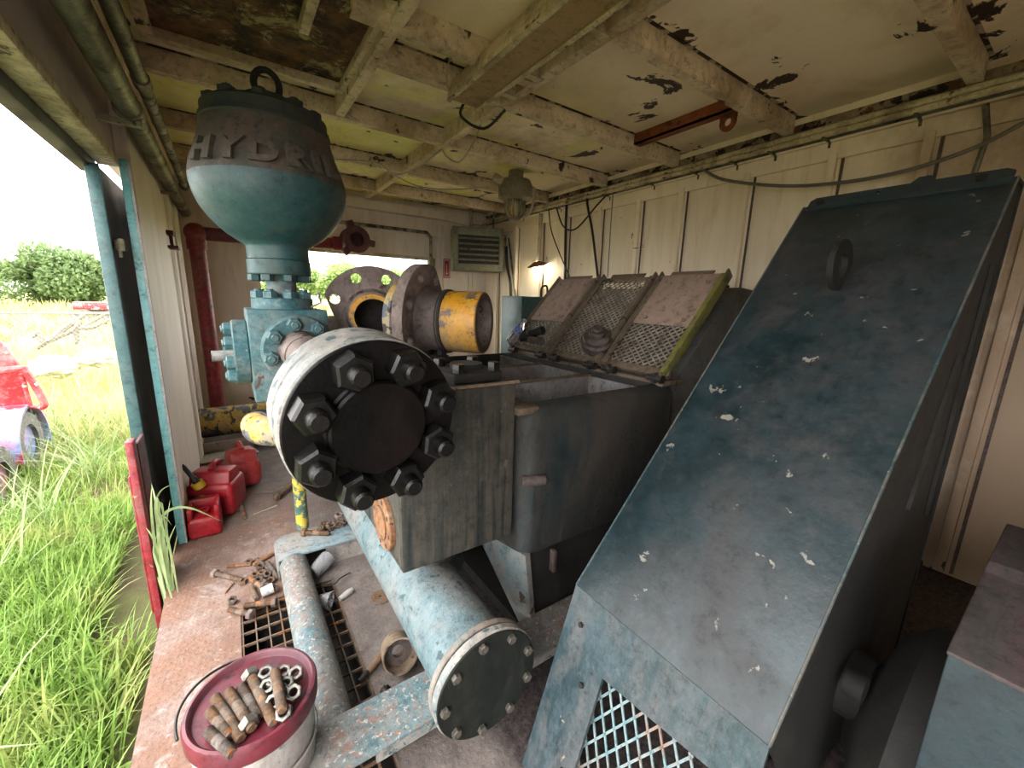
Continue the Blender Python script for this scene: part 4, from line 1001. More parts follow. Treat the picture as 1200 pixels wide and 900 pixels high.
# ---- loose flanged spools on top of the pump
def spool(P1, d, label, rfl, rcy, Lc, back, flats):
    d = V(d).normalized(); T_ = thing('flanged_spool', label, 'flange', P1, 'loose flanged spools on the pump top')
    F0 = P1 - d * (Lc + (.125 if back else .10))
    out = []
    for i in range(64):
        t = 2 * PI * i / 64; x, y = rfl * math.cos(t), rfl * math.sin(t)
        for fx, fy, fd in flats:
            e_ = x * fx + y * fy - fd
            if e_ > 0: x -= fx * e_; y -= fy * e_
        if not out or math.hypot(x - out[-1][0], y - out[-1][1]) > 1e-4: out.append((x, y))
    hc = [(rfl * .79 * math.cos(.39 + i * PI / 4), rfl * .79 * math.sin(.39 + i * PI / 4)) for i in range(8)]
    holes = [circ(hx, hy, .025, 16) for hx, hy in hc if all(hx * fx + hy * fy + .03 < fd for fx, fy, fd in flats)]
    m = plate(out, holes + [circ(0, 0, rcy * .8, 32)], .05, .004); m.xf(frame_m(F0, d)); m.build('flange_plate', 'grey_cast', T_)
    m = MB(); m.lathe([(rcy * 1.2, .022), (rcy * 1.0, .055), (rcy * .98, .09), (rcy * 1.06, .12 if back else .095), (rcy * .8, .125 if back else .1), (rcy * .8, .0)], F0, d, 40); m.build('hub', 'dark_cast' if back else 'grey_cast', T_)
    m = MB(); m.ring(P1 - d * (Lc + .016), P1 - d * (Lc - .006), rcy * 1.05, rcy * .8, 40); m.build('gasket', 'dark_iron' if back else 'grey_cast', T_)
    m = MB(); m.ring(P1 - d * Lc, P1, rcy, rcy * .80, 48, .004); m.build('sleeve', 'yellow', T_)
    m = MB(); m.ring(F0, P1 - d * .003, rcy * .802, rcy * .785, 48); m.build('bore', 'grey_cast' if back else 'dark_cast', T_)
    m = MB(); m.ring(P1 - d * .004, P1 + d * .001, rcy * .97, rcy * .79, 48); m.build('sleeve_end', 'rust_dark' if back else 'yellow', T_)
    if not back:
        m = MB(); m.lathe([(rcy * .8, 0), (rcy * 1.1, 0), (rcy * 1.1, .22), (0, .22), (0, .2), (rcy * .8, .2)], F0 - d * .02, -d, 40); m.build('rear_cap', 'dark_cast', T_)
    if back:
        m = MB(); m.ring(F0 - d * .075, F0 - d * .024, rcy * 1.22, rcy * .8, 40, .005); m.build('back_ring', 'dark_blue', T_)
        m = MB(); m.ring(F0 - d * .115, F0 - d * .075, rcy * 1.28, rcy * .8, 40, .005); m.build('yellow_ring', 'yellow_rust', T_)
    return T_
spool(V((.925, 1.56, 1.315)), (.66, -.75, 0), 'near flanged spool with yellow sleeve pointing right, on the pump top', .25, .135, .165, True, ((0, -1, .180), (.82, .57, .20)))
spool(at(438, 372, Y=1.95), (-.24, -.97, -.05), 'rear flanged spool with yellow lined mouth facing forward, left of the other', .235, .108, .06, False, ((0, -1, .19), (-.94, -.34, .17)))
# ================================================================== BELT GUARD
GY0_, GY1_ = .225, .78
A0 = V((.613, 0, -.009)); A1 = V((.802, 0, .564)); A2 = V((1.95, 0, 1.815)); A3 = V((2.06, 0, 1.815)); A4 = V((1.955, 0, .13))
# start the lower panel at the deck
A0 = A0 + (A1 - A0) * (.013 / .573)
Gd = thing('belt_guard', 'huge sloped dark teal belt guard with lifting eye, right foreground', 'guard', (1.3, .5, 0))
def slab(a, b, th):
    d = (b - a).normalized(); nrm = V((d.z, 0, -d.x))
    return [(a.x, a.z), (b.x, b.z), ((b + nrm * th).x, (b + nrm * th).z), ((a + nrm * th).x, (a + nrm * th).z)]
m = MB(); m.prism(slab(A1, A2, .012), GY0_, GY1_, 'XZ', .0025); m.build('face_panel', 'guard', Gd)
# lower panel with its window
dl = (A1 - A0); LL = dl.length; dl.normalize()
v_top = (.415 - A0.z) / dl.z; v_bot = .05
win = [(.275, v_bot), (.607, v_bot), (.607, v_top - .01), (.275, v_top + .03)]
m = plate([(GY0_, 0), (GY1_, 0), (GY1_, LL), (GY0_, LL)], [win], .010)
nl_ = V((dl.z, 0, -dl.x))
MM = Matrix((V((0, 1, 0)), dl, nl_)).transposed().to_4x4()
m.xf(Matrix.Translation(A0 + nl_ * .005) @ MM); m.build('lower_panel', 'guard_low', Gd)
m = MB()
lattice(m, .37, v_top + .01 - v_bot, .042, .070, .0030, .002, A0 + V((0, .255, 0)) + dl * (v_bot - .01) + nl_ * .03, V((0, 1, 0)), dl, nl_)
m.build('vent_mesh', 'mesh_teal', Gd)
sb = nut_mesh(.008, .008, 'dark_iron')
for (y, v) in ((.64, .12), (.66, .36), (.635, .02 + .1), (.72, .5)):
    inst(sb, 'screw', Gd, A0 + V((0, y, 0)) + dl * v, -nl_)
side = [(A0.x + .35, .10), (A1.x + .01, A1.z), (A2.x, A2.z - .012), (A3.x, A3.z - .012), (A4.x, A4.z), (1.25, .10)]
side = [(A1.x + .012, A1.z - .01), (A2.x + .01, A2.z - .01), (A3.x, A3.z - .01), (A4.x, A4.z), (1.1, .14)]
m = MB(); m.prism(side, GY0_ + .006, GY0_ + .014, 'XZ'); m.build('near_side', 'dark_iron', Gd)
m = MB(); m.prism(side + [(A0.x + .02, .01)], GY1_ - .014, GY1_ - .006, 'XZ'); m.build('far_side', 'dark_iron', Gd)
m = MB(); m.b2((A2.x, GY0_, A2.z - .01), (A3.x, GY1_, A2.z + .0)); m.prism(slab(A4, A3, .012), GY0_, GY1_); m.build('back_panel', 'dark_iron', Gd)
dg = (A2 - A1).normalized(); ng = V((-dg.z, 0, dg.x))
# top flange strip with holes, lug
qf = Matrix((dg, V((0, 1, 0)), ng)).transposed().to_quaternion()
o_ = A2 + dg * .02
out = [(GY0_ + .01, -.03), (GY1_ - .02, -.03), (GY1_ - .02, .02), (GY1_ - .035, .035), (.47, .035), (.455, .062), (.425, .062), (.41, .035), (GY0_ + .03, .035), (GY0_ + .01, .02)]
m = plate(out, [circ(.55, .012, .007, 12)], .008)
m.xf(Matrix.Translation(A2 + dg * .0 + ng * .005) @ Matrix((V((0, 1, 0)), dg, ng)).transposed().to_4x4()); m.build('top_flange', 'edge_teal', Gd)
for y in (.72, .30):
    m = MB(); p = A2 + V((0, y, 0)) + ng * .009; m.cyl(p, p + ng * .008, .013, seg=16); m.build('flange_bolt', 'dark_iron', Gd)
p = at(960, 222, Y=.76)
# lifting eye
pe = A1 + dg * ((A2 - A1).length * .76); ye = .52
c_ = V((pe.x, ye, pe.z)) + ng * .062
m = MB(); m.ring(c_ + V((0, -.009, 0)), c_ + V((0, .009, 0)), .080, .038, 36, .002); m.build('lifting_eye', 'dark_iron', Gd)
for y_, nm in ((GY0_ + .001, 'near_edge'), (GY1_ - .001, 'far_edge')):
    m = MB(); m.tube([A1 + V((0, y_, 0)) - ng * .001, A2 + V((0, y_, 0)) - ng * .001], .0035, 6); m.build(nm, 'edge_chips', Gd)
# stiffener on the near side
m = MB()
for (x0, z0, x1, z1) in ((1.74, 1.30, 1.55, .86), (1.90, 1.56, 1.86, .75)):
    m.tube([(x0, GY0_ + .004, z0), (x1, GY0_ + .004, z1)], .012, 8)
m.build('side_weld_rib', 'dark_iron', Gd)
m = MB(); m.cyl((1.05, .5, .52), (1.05, .52, .52), .02, seg=10)
# pulley and belts inside the guard, seen through the mesh
Bp = thing('drive_pulley', 'dark belt pulley inside the guard behind the mesh window', 'pulley', (1.12, .5, .22))
m = MB(); m.lathe([(0, -.16), (.16, -.16)] + [(r, -.14 + i * .02) for i, r in enumerate((.17, .15, .17, .15, .17, .15, .17, .15, .17, .15, .17, .15, .17))] + [(.16, .12), (0, .12)], (1.12, .5, .24), (0, 1, 0), 36); m.build('pulley', 'stud_end', Bp)
m = MB(); m.cyl((1.12, .3, .24), (1.12, .7, .24), .035); m.build('shaft', 'nut_steel', Bp)
# motor between guard and the near housing
Mo = thing('drive_motor', 'dark grimy motor end in the gap right of the belt guard', 'motor', (1.36, .1, 0))
m = MB(); m.lathe([(0, 0), (.1, 0), (.13, -.02), (.25, -.05), (.30, -.09), (.31, -.10), (.31, -.2), (.29, -.21), (.29, -.9), (0, -.9)], (1.36, .205, .31), (0, 1, 0), 40); m.build('frame', 'dark_iron', Mo)
m = MB(); m.b2((1.1, -.6, 0), (1.62, .1, .06)); m.b2((1.16, -.55, .05), (1.22, .08, .2)); m.b2((1.5, -.55, .05), (1.56, .08, .2)); m.build('foot', 'dark_iron', Mo)
m = MB(); m.cyl((1.2, .17, .50), (1.2, .21, .50), .035, seg=20); m.cyl((1.33, .18, .40), (1.33, .235, .40), .09, seg=24); m.build('bearing_cap', 'dark_iron', Mo)
for i in range(6):
    an = .5 + i * PI / 3; inst(sb, 'bolt', Mo, (1.36 + .27 * math.cos(an), .115, .31 + .27 * math.sin(an)), (0, 1, 0))
# near housing, lower right corner
c1 = at(1113, 757, X=1.0); Hx, Hy, Hz = 1.0, c1.y, c1.z
H = thing('machine_housing', 'teal machine housing with dark grey top cut by the lower right corner', 'machine', (1.3, -.4, 0))
m = MB(); m.b2((Hx, -.9, 0), (1.09, Hy, Hz - .012), .004); m.b2((1.02, -.9, 0), (1.7, Hy - .003, Hz - .03)); m.build('side_panel', 'edge_teal', H)
m = MB(); m.prism([(Hx - .001, Hz - .01), (Hx + .36, Hz + .005), (Hx + .40, Hz + .02), (Hx + .7, Hz + .02), (Hx + .7, Hz - .04), (Hx - .001, Hz - .02)], -.9, Hy + .002, 'XZ', .004); m.build('top_plate', 'grey_dusty_top', H)

# ================================================================== SKID, GRATE
R_ = thing('skid_rail', 'flaking pale teal pipe rail lying across the floor grate', 'rail', (.147, 1.6, 0))
m = MB(); m.cyl((.147, 1.10, .066), (.147, 2.12, .066), .064, seg=32); m.build('pipe', 'pipe_rail', R_)
B1 = thing('skid_beam', 'pale blue channel beam at the far end of the pipe rail, nuts on it', 'beam', (.6, 2.2, 0))
m = MB(); pl = [(.14, 2.345), (1.1, 2.345), (1.1, 2.115), (.085, 2.115), (.075, 2.15), (.075, 2.28), (.095, 2.325)]
m.prism(pl, .108, .12, 'XY', .002); m.build('top_flange', 'floor_chan', B1)
m = MB(); m.b2((.30, 2.13, 0), (1.1, 2.142, .108)); m.b2((.095, 2.30, 0), (1.1, 2.312, .108)); m.build('web', 'grey_web', B1)
m = MB(); m.b2((.075, 2.12, .0), (.085, 2.3, .11), .002); m.build('end_lip', 'floor_chan', B1)
B2 = thing('skid_beam', 'flaking teal channel beam under the suction cover, bottom of the photo', 'beam', (.6, 1.05, 0))
m = MB(); m.b2((.06, .965, .122), (1.2, 1.135, .134), .002); m.build('top_flange', 'pipe_rail', B2)
m = MB(); m.b2((.06, 1.09, 0), (1.2, 1.1, .122)); m.build('web', 'grey_web', B2)
m = MB(); m.b2((.23, .972, .08), (1.2, .98, .122)); m.build('lip', 'rim', B2)
Gt = thing('floor_grate', 'rusty open bar grating set in the deck beneath the pipe rail', 'grate', (.1, 1.5, -.03))
m = MB(); n = int((GX1 - GX0) / .044)
for i in range(n + 1):
    x = GX0 + .006 + i * (GX1 - GX0 - .012) / n; m.b2((x - .0025, GY0, -.03), (x + .0025, GY1, -.002))
m.build('bearing_bars', 'rust_bolt', Gt)
m = MB(); y = GY0 + .02
while y < GY1: m.b2((GX0, y - .003, -.012), (GX1, y + .003, -.0015)); y += .072
m.build('cross_bars', 'rust_bolt', Gt)
m = MB(); m.b2((GX0, GY1 - .006, -.035), (GX1, GY1, .001)); m.b2((GX1 - .006, GY0, -.035), (GX1, GY1, .001)); m.build('border', 'rust_dark', Gt)

# ================================================================== BUCKET AND BOLTS
BC = V((-.045, 1.112, 0)); BZ = .37
Bk = thing('bucket', 'dirty white plastic bucket with maroon lid heaped with bolts', 'bucket', BC)
m = MB(); m.lathe([(0, 0), (.125, 0), (.13, .006), (.143, .30), (.147, .30), (.147, .335), (.14, .335)], BC, (0, 0, 1), 64); m.build('pail', 'bucket_white', Bk)
m = MB(); m.lathe([(.150, .318), (.153, .325), (.154, .358), (.150, .368), (.143, .370), (.138, .366), (.135, .356), (.132, .353), (0, .353)], BC, (0, 0, 1), 72); m.build('lid', 'lid_maroon', Bk)
m = MB(); pts = []
for i in range(25):
    t = PI * (.52 + .52 * i / 24); k_ = math.sin(i / 24 * PI); pts.append(BC + V(((.160 + .014 * k_) * math.cos(t), (.160 + .014 * k_) * math.sin(t), .35 + .012 * k_)))
m.tube(pts, .0035, 8); m.build('handle', 'black_plastic', Bk)
m = MB(); m.lathe([(.1445, .2), (.1465, .204), (.1465, .212), (.145, .216)], BC, (0, 0, 1), 64); m.build('rib', 'bucket_white', Bk)

def hexnut(r, h, rh, mat):
    m = plate(circ(0, 0, r, 6), [circ(0, 0, rh, 18)], h, min(.0022, h * .12)); 
    return m.mesh('nut', M[mat], 30)
NUTS = {k: hexnut(.0205, .024, .010, k) for k in ('nut_bright', 'rust_bolt', 'rust_dark')}
def stud_obj(name, a, b, r, mat, label, group=None, thread=True, cat='bolt', nut=None, nutmat='nut_bright', headend=0):
    a, b = V(a), V(b); d = b - a; L = d.length
    t = thing(name, label, cat, a, group)
    m = MB(); n_ = 10
    pr = [(0, 0), (r * .8, 0)]
    # threads at both ends, plain shank between
    z = .002
    while z < L * .36: pr += [(r, z), (r * .9, z + .0012)]; z += .0024
    pr += [(r * .97, L * .38), (r * .97, L * .62)]; z = L * .64
    while z < L - .003: pr += [(r, z), (r * .9, z + .0012)]; z += .0024
    pr += [(r * .8, L), (0, L)]
    m.lathe(pr, a, d, 14); m.build('shank', mat, t, 60)
    if nut is not None:
        p = a + d * nut
        m = MB(); dn = d.normalized(); m.hexa(p - dn * r * .7, p + dn * r * .9, r * 1.75); m.build('nut', nutmat, t)
    return t
ZL = BZ - .002
bl = [((243, 856), (272, 884), None, 'rust_dark', 'short rusty stud nearest the lid front edge, left end'),
      ((245, 833), (270, 863), None, 'rust_bolt', 'thin tan stud second from the left on the lid'),
      ((252, 817), (283, 866), None, 'rust_bolt', 'long orange-streaked stud third from the left on the lid'),
      ((268, 812), (296, 856), .88, 'rust_bolt', 'rusty stud on the lid with a bright nut at its near end'),
      ((282, 805), (303, 841), None, 'rust_dark', 'dark stud in the middle of the lid between two longer ones'),
      ((293, 791), (321, 849), .05, 'rust_bolt', 'longest stud on the lid with a bright nut at its far end')]
for i, (p, q, nt, mt, lb) in enumerate(bl):
    a = at(*p, Z=ZL); b = at(*q, Z=ZL); 
    if nt is not None:
        a.z += .006; b.z += .006
    stud_obj('stud_bolt', a, b, .0128, mt, lb, None, nut=nt)
a = at(322, 786, Z=.405); b = at(331, 833, Z=.40)
stud_obj('stud_bolt', a, b, .0125, 'rust_bolt', 'rusty stud lying on top of the bright nuts on the lid')
nts = [((312, 790), .2, 1.1), ((333, 789), .3, .4), ((347, 790), .5, .2), ((314, 805), .6, .9), ((336, 803), .2, .5), ((345, 812), .7, .2), ((321, 823), .9, .8), ((333, 836), .6, .3), ((322, 800), .1, .2), ((330, 812), .3, .9)]
for i, (p, tl, rz) in enumerate(nts):
    o = inst(NUTS['nut_bright'], 'hex_nut', None, at(*p, Z=BZ + .006), V((-.35 * tl, -.8 * tl, 1)), rz)
    tag(o, 'bright hex nut lying at the right side of the maroon lid', 'nut', 'bright nuts on the bucket lid')

# bolts strewn on the deck, left of the pipe rail
fl = [((266, 664), (294, 661), .009, 'rust', None, 'tan rusty stud at the far edge of the bolt pile on the deck'),
      ((297, 662), (321, 648), .011, 'rust', None, 'rusty stud slanting against the far end of the pipe rail'),
      ((250, 671), (284, 680), .0125, 'rust_bolt', .06, 'brown stud with a nut at its left end, leftmost in the deck pile'),
      ((293, 677), (307, 688), .012, 'rust', None, 'orange stud in the middle of the deck bolt pile'),
      ((295, 688), (301, 702), .0115, 'rust_bolt', None, 'short brown stud pointing at the camera in the deck pile'),
      ((314, 660), (326, 678), .012, 'rust_dark', None, 'dark stud leaning beside the pipe rail in the deck pile'),
      ((309, 683), (326, 691), .013, 'rust_dark', .1, 'dark stud with a nut just behind the white plastic cap'),
      ((286, 710), (324, 705), .0125, 'rust_bolt', .92, 'long brown stud with nut lying along the grate far edge'),
      ((268, 714), (295, 720), .0125, 'rust_bolt', .95, 'brown stud with nut at the grate far left corner'),
      ((322, 584), (343, 567), .016, 'rust_bolt', .14, 'stout brown bolt with nut on the deck right of the red cans'),
      ((283, 594), (287, 607), .013, 'rust_bolt', None, 'stubby brown bolt on the deck in front of the red cans'),
      ((301, 655), (316, 668), .010, 'rust_dark', None, 'dark stud under the rusty one by the pipe rail end')]
for (p, q, r, mt, nt, lb) in fl:
    zz = r * (1.75 if nt is not None else 1)
    stud_obj('stud_bolt', at(*p, Z=zz), at(*q, Z=zz), r, mt, lb, None, nut=nt, nutmat='rust_dark' if lb[0] != 'b' else 'grey_cast')
stud_obj('stud_bolt', at(355, 624, Z=.136), at(386, 625, Z=.136), .014, 'rust_bolt', 'long brown bolt lying on the pale channel beam before the nut pile', nut=.04, nutmat='rust_bolt')
for p, q, lb in (((264, 695), (273, 684), 'thin rusty nail on the deck left of the bolt pile'), ((297, 603), (325, 592), 'long pale nail on the deck right of the red cans'), ((291, 680), (306, 664), 'thin rusty nail across the far side of the bolt pile')):
    t = thing('nail', lb, 'nail', at(*p, Z=.004)); a, b = at(*p, Z=.004), at(*q, Z=.004)
    m = MB(); m.tube([a, b], .0035, 8); m.build('shank', 'rust' if 'rusty' in lb else 'cable_pale', t)
    m = MB(); m.cyl(b, b + (b - a).normalized() * .003, .008, seg=10); m.build('head', 'rust_bolt', t)
for i, (p, tl) in enumerate((((284, 682), 0), ((305, 664), .8), ((299, 674), .3), ((313, 673), .9), ((292, 659), .2), ((272, 704), .7), ((307, 672), .1), ((303, 680), .5), ((317, 681), .4))):
    o = inst(NUTS['rust_dark' if i % 2 else 'rust_bolt'], 'hex_nut', None, at(*p, Z=.011 + .008 * tl), V((.3 * tl, -.7 * tl, 1)), i)
    tag(o, ['pale-topped nut at the near end of the leftmost brown stud', 'dull hex nut within the bolt pile left of the pipe rail'][i > 0], 'nut', None if i == 0 else 'nuts in the deck bolt pile')
# nut heap on the channel beam
sm = {k: hexnut(.016, .014, .009, k) for k in ('rust_bolt', 'rust_dark', 'nut_bright')}
for i in range(38):
    t = random.random(); u = random.gauss(0, .4)
    px = 372 + 38 * t; py = 620 - 11 * t + u * 6 * (1 - .3 * t)
    h = .128 + max(0, (1 - abs(u)) * .018 * random.random() * 2)
    o = inst(sm[random.choice(('rust_bolt', 'rust_bolt', 'rust_dark'))], 'hex_nut', None, at(px, py, Z=h), V((random.gauss(0, .6), random.gauss(0, .6), 1)), random.random() * 3)
    tag(o, 'small rusty nut heaped on the pale channel beam under the black flange', 'nut', 'nut heap on the channel beam')
o = inst(hexnut(.024, .022, .013, 'grey_cast'), 'hex_nut', None, at(397, 604, Z=.16), (.2, -.4, 1)); tag(o, 'larger grey nut topmost on the nut heap', 'nut')
# cups and scraps in the skid
def cup(name, label, cat, p, d, r0, r1, h, mat, ribs=True):
    t = thing(name, label, cat, p); p = V(p)
    pr = [(0, .002), (r0, 0)]
    n = 5
    for i in range(1, n): 
        r = r0 + (r1 - r0) * i / n; pr += [(r, h * i / n - .004), (r + .002, h * i / n)] if ribs else [(r, h * i / n)]
    pr += [(r1, h), (r1 - .003, h), (r0 - .003, .006), (0, .006)]
    m = MB(); m.lathe(pr, p, d, 28); m.build('shell', mat, t); return t
c = cup('plastic_cup', 'ribbed clear plastic cup lying beside the far end of the pipe rail', 'cup', at(366, 673, Z=.035), (.10, .085, .02), .032, .042, .115, 'clear_plastic')
m = MB(); m.cyl(wloc(c), wloc(c) + V((.3, .25, .06)).normalized() * .03, .028, seg=20); m.build('dregs', 'cable_grey', c)
cup('white_cup', 'white plastic cap lying in the bolt pile by the pipe rail', 'cap', at(306, 695, Z=.03), (1, .1, .1), .022, .024, .05, 'white_rubber', False)
cup('plastic_cup', 'crushed clear cup on the grate right of the pipe rail', 'cup', at(370, 703, Z=.03), (.8, -.6, .0), .018, .038, .07, 'clear_plastic')
p0 = at(398, 702, Z=.012); p1 = at(413, 691, Z=.012)
m = MB(); m.tube([p0, p0 + (p1 - p0) * .3, p0 + (p1 - p0) * .7, p1], [.011, .014, .016, .011], 12); tag(m.build('rubber_grip', 'white_rubber'), 'off-white rubber grip lying at the edge of the grate', 'grip')
p0 = at(446, 700, Z=.001)
m = MB(); m.lathe([(.006, 0), (.045, 0), (.048, .003), (.044, .007), (.012, .009), (.006, .007)], p0, (0, 0, 1), 32, True); tag(m.build('washer', 'rust_bolt'), 'flat brown washer alone on the skid floor', 'washer')
sc = thing('steel_sleeve', 'tan steel sleeve lying open end towards the camera by the grate', 'sleeve', at(470, 752, Z=.06))
p0 = at(464, 757, Z=.064); dS = V((-.05, -.9, .12)).normalized(); dS = V((-.12, -.75, .32)).normalized()
m = MB(); m.lathe([(.046, .0), (.054, .0), (.06, .01), (.064, .105), (.058, .105), (.05, .05), (.03, .04), (.03, .0)], p0, dS, 40, True); m.build('body', 'steel_tan', sc)
m = MB(); m.ring(p0 + dS * .04, p0 + dS * .052, .05, .022, 30); m.build('inner_collar', 'dark_cast', sc)
p0 = at(421, 799, Z=.014); p1 = at(448, 768, Z=.02)
st = thing('wooden_handle', 'dark-tipped wooden tool handle beside the tan steel sleeve', 'handle', p0)
m = MB(); m.tube([p0 + (p1 - p0) * .35, p1], .013, 12); m.build('grip', 'wood', st)
m = MB(); m.tube([p0, p0 + (p1 - p0) * .36], [.009, .012], 12); m.build('tip', 'black_plastic', st)
for px, py, r, lb in ((452, 811, .02, 'black lump of grease on the skid floor below the tan sleeve'), (475, 804, .014, 'small dark lump next to the larger black one')):
    p0 = at(px, py, Z=r * .7); m = MB()
    bmesh.ops.create_icosphere(m.bm, subdivisions=2, radius=r, matrix=Matrix.Translation(p0) @ Matrix.Diagonal((1, 1.2, .75, 1)))
    for v in m.bm.verts: v.co += V((random.gauss(0, .003), random.gauss(0, .003), random.gauss(0, .002)))
    tag(m.build('grease_lump', 'black_plastic' if r > .015 else 'rust_dark'), lb, 'lump')
p0 = at(432, 838, Z=.008); p1 = at(446, 826, Z=.008); m = MB(); m.tube([p0, p1], [.012, .007], 10); tag(m.build('plastic_scrap', 'clear_plastic'), 'clear plastic scrap at the near corner of the grate', 'scrap')
p0 = at(370, 690, Z=.03); 
m = MB(); m.tube(spline([at(370, 690, Z=.01), at(392, 684, Z=.04), at(398, 678, Z=.03), at(410, 671, Z=.01)]), .003, 6); tag(m.build('loose_wire', 'dark_iron'), 'thin dark wire curling on the grate beside the cup', 'wire')

# ================================================================== RED CANS
def can(name, label, lo, hi, mat, spout=None, rot=0.0, handle=True, lab=True, bev=.035):
    lo, hi = V(lo), V(hi); c = (lo + hi) / 2; t = thing(name, label, 'fuel can', (c.x, c.y, lo.z))
    s = hi - lo; q = Quaternion((0, 0, 1), rot)
    m = MB(); m.box((0, 0, s.z * .36), (s.x, s.y, s.z * .72), None, bev, 4)
    # sloped shoulders
    m.prism([(-s.y * .46, s.z * .55), (s.y * .46, s.z * .55), (s.y * .30, s.z * .92), (-s.y * .30, s.z * .96)], -s.x * .44, s.x * .44, 'YZ', bev * .7)
    m.xf(Matrix.Translation((c.x, c.y, lo.z)) @ q.to_matrix().to_4x4()); m.build('body', mat, t)
    if handle:
        m = MB(); pts = [V((0, s.y * .30, s.z * .86)), V((0, s.y * .26, s.z * 1.02)), V((0, -s.y * .02, s.z * 1.06)), V((0, -s.y * .2, s.z * .96))]
        m.tube(spline([V((c.x, c.y, lo.z)) + q @ p for p in pts]), .016, 10); m.build('handle', mat, t)
    if spout:
        b, e = V(spout[0]), V(spout[1]); d_ = (e - b).normalized()
        m = MB(); m.cyl(b - d_ * .02, b + d_ * .022, .034, seg=20); m.build('collar', 'yellow_plastic', t)
        m = MB(); m.tube([b + d_ * .02, b + d_ * .05, b + d_ * .06, e - d_ * .02, e], [.02, .02, .014, .013, .010], 12); m.build('spout', 'black_plastic', t)
    if lab:
        p = V((c.x, c.y, lo.z)) + q @ V((-s.x * .16, -s.y / 2 - .001, s.z * .42)); m = MB(); m.box(p, (s.x * .5, .002, s.z * .22), q); m.build('sticker', 'yel_green', t)
    return t
can('fuel_can', 'red plastic fuel can with black spout and yellow collar', (-.315, 3.0, 0), (-.05, 3.24, .31), 'red_plastic', (at(233, 568, Y=3.02), at(213, 545, Y=3.02)), -.35)
can('fuel_can', 'paler rounded red fuel can farthest inside behind the spouted one', (-.14, 3.36, 0), (.07, 3.62, .30), 'red_faded', None, .2, True, False, .06)
f = thing('fuel_can', 'small red plastic can in front with a recess in its top', 'fuel can', (-.24, 2.85, 0))
m = MB(); m.b2((-.32, 2.765, 0), (-.16, 2.95, .125), .022, 4); m.build('body', 'red_plastic', f)
m = MB(); m.b2((-.318, 2.78, .10), (-.29, 2.94, .185), .01); m.b2((-.19, 2.78, .10), (-.162, 2.94, .185), .01); m.b2((-.318, 2.90, .10), (-.162, 2.945, .19), .01); m.build('top_rim', 'red_plastic', f)
m = MB(); m.ring((-.24, 2.84, .12), (-.24, 2.84, .15), .03, .018, 18); m.build('neck', 'red_plastic', f)
p0 = at(269, 597, Z=.0)
m = MB(); m.ring((p0.x, p0.y, .001), (p0.x, p0.y, .035), .075, .062, 32); tag(m.build('steel_band', 'rust_bolt'), 'curved brown steel band on the deck by the red cans', 'band')
m = MB(); m.tube(spline([at(300, 578, Z=.006), at(325, 575, Z=.006), at(345, 566, Z=.006), at(375, 560, Z=.006)]), .006, 8); tag(m.build('floor_cable', 'cable_grey'), 'thin grey cable on the deck behind the nails', 'cable')
b1 = at(262, 523, Z=.05); 
m = MB(); m.box((b1.x + .02, b1.y, .05), (.42, .05, .1), Quaternion((0, 0, 1), .05), .003); tag(m.build('board', 'cardboard'), 'dusty grey board standing on edge below the far wall pipe', 'board')
b1 = at(262, 534, Z=.01)
m = MB(); m.box((b1.x + .03, b1.y, .011), (.44, .22, .02), Quaternion((0, 0, 1), .14), .004); tag(m.build('board', 'cardboard'), 'dusty board lying flat in front of the upright one', 'board')

m = MB(); m.cyl(at(187, 686, Z=.0005), at(187, 686, Z=.0012), .014, seg=20); struct(m, 'trim_51', 'pit')
# ================================================================== OUTSIDE
def gz(x, y):
    d = max(0, y - 8, -x - 10); return -.36 + .016 * min(d, 60) + .03 * math.sin(x * 1.3 + y * .7) * min(1, max(0, -x - .6) + max(0, y - 6))
m = MB(); xs = [-90, -60, -40, -28, -20, -14, -10, -7, -5, -4, -3, -2.2, -1.5, -1, -.5, .5, 2, 4, 8, 14, 22, 34, 60]; ys = [-12, -6, -3, -1, 0, 1, 2, 3, 4, 5, 6, 7, 8, 10, 12, 15, 19, 24, 30, 40, 55, 80, 120]
m._add([(x, y, gz(x, y)) for x in xs for y in ys], [(i * len(ys) + j, (i + 1) * len(ys) + j, (i + 1) * len(ys) + j + 1, i * len(ys) + j + 1) for i in range(len(xs) - 1) for j in range(len(ys) - 1)])
struct(m, 'ground', 'ground', None, 80)

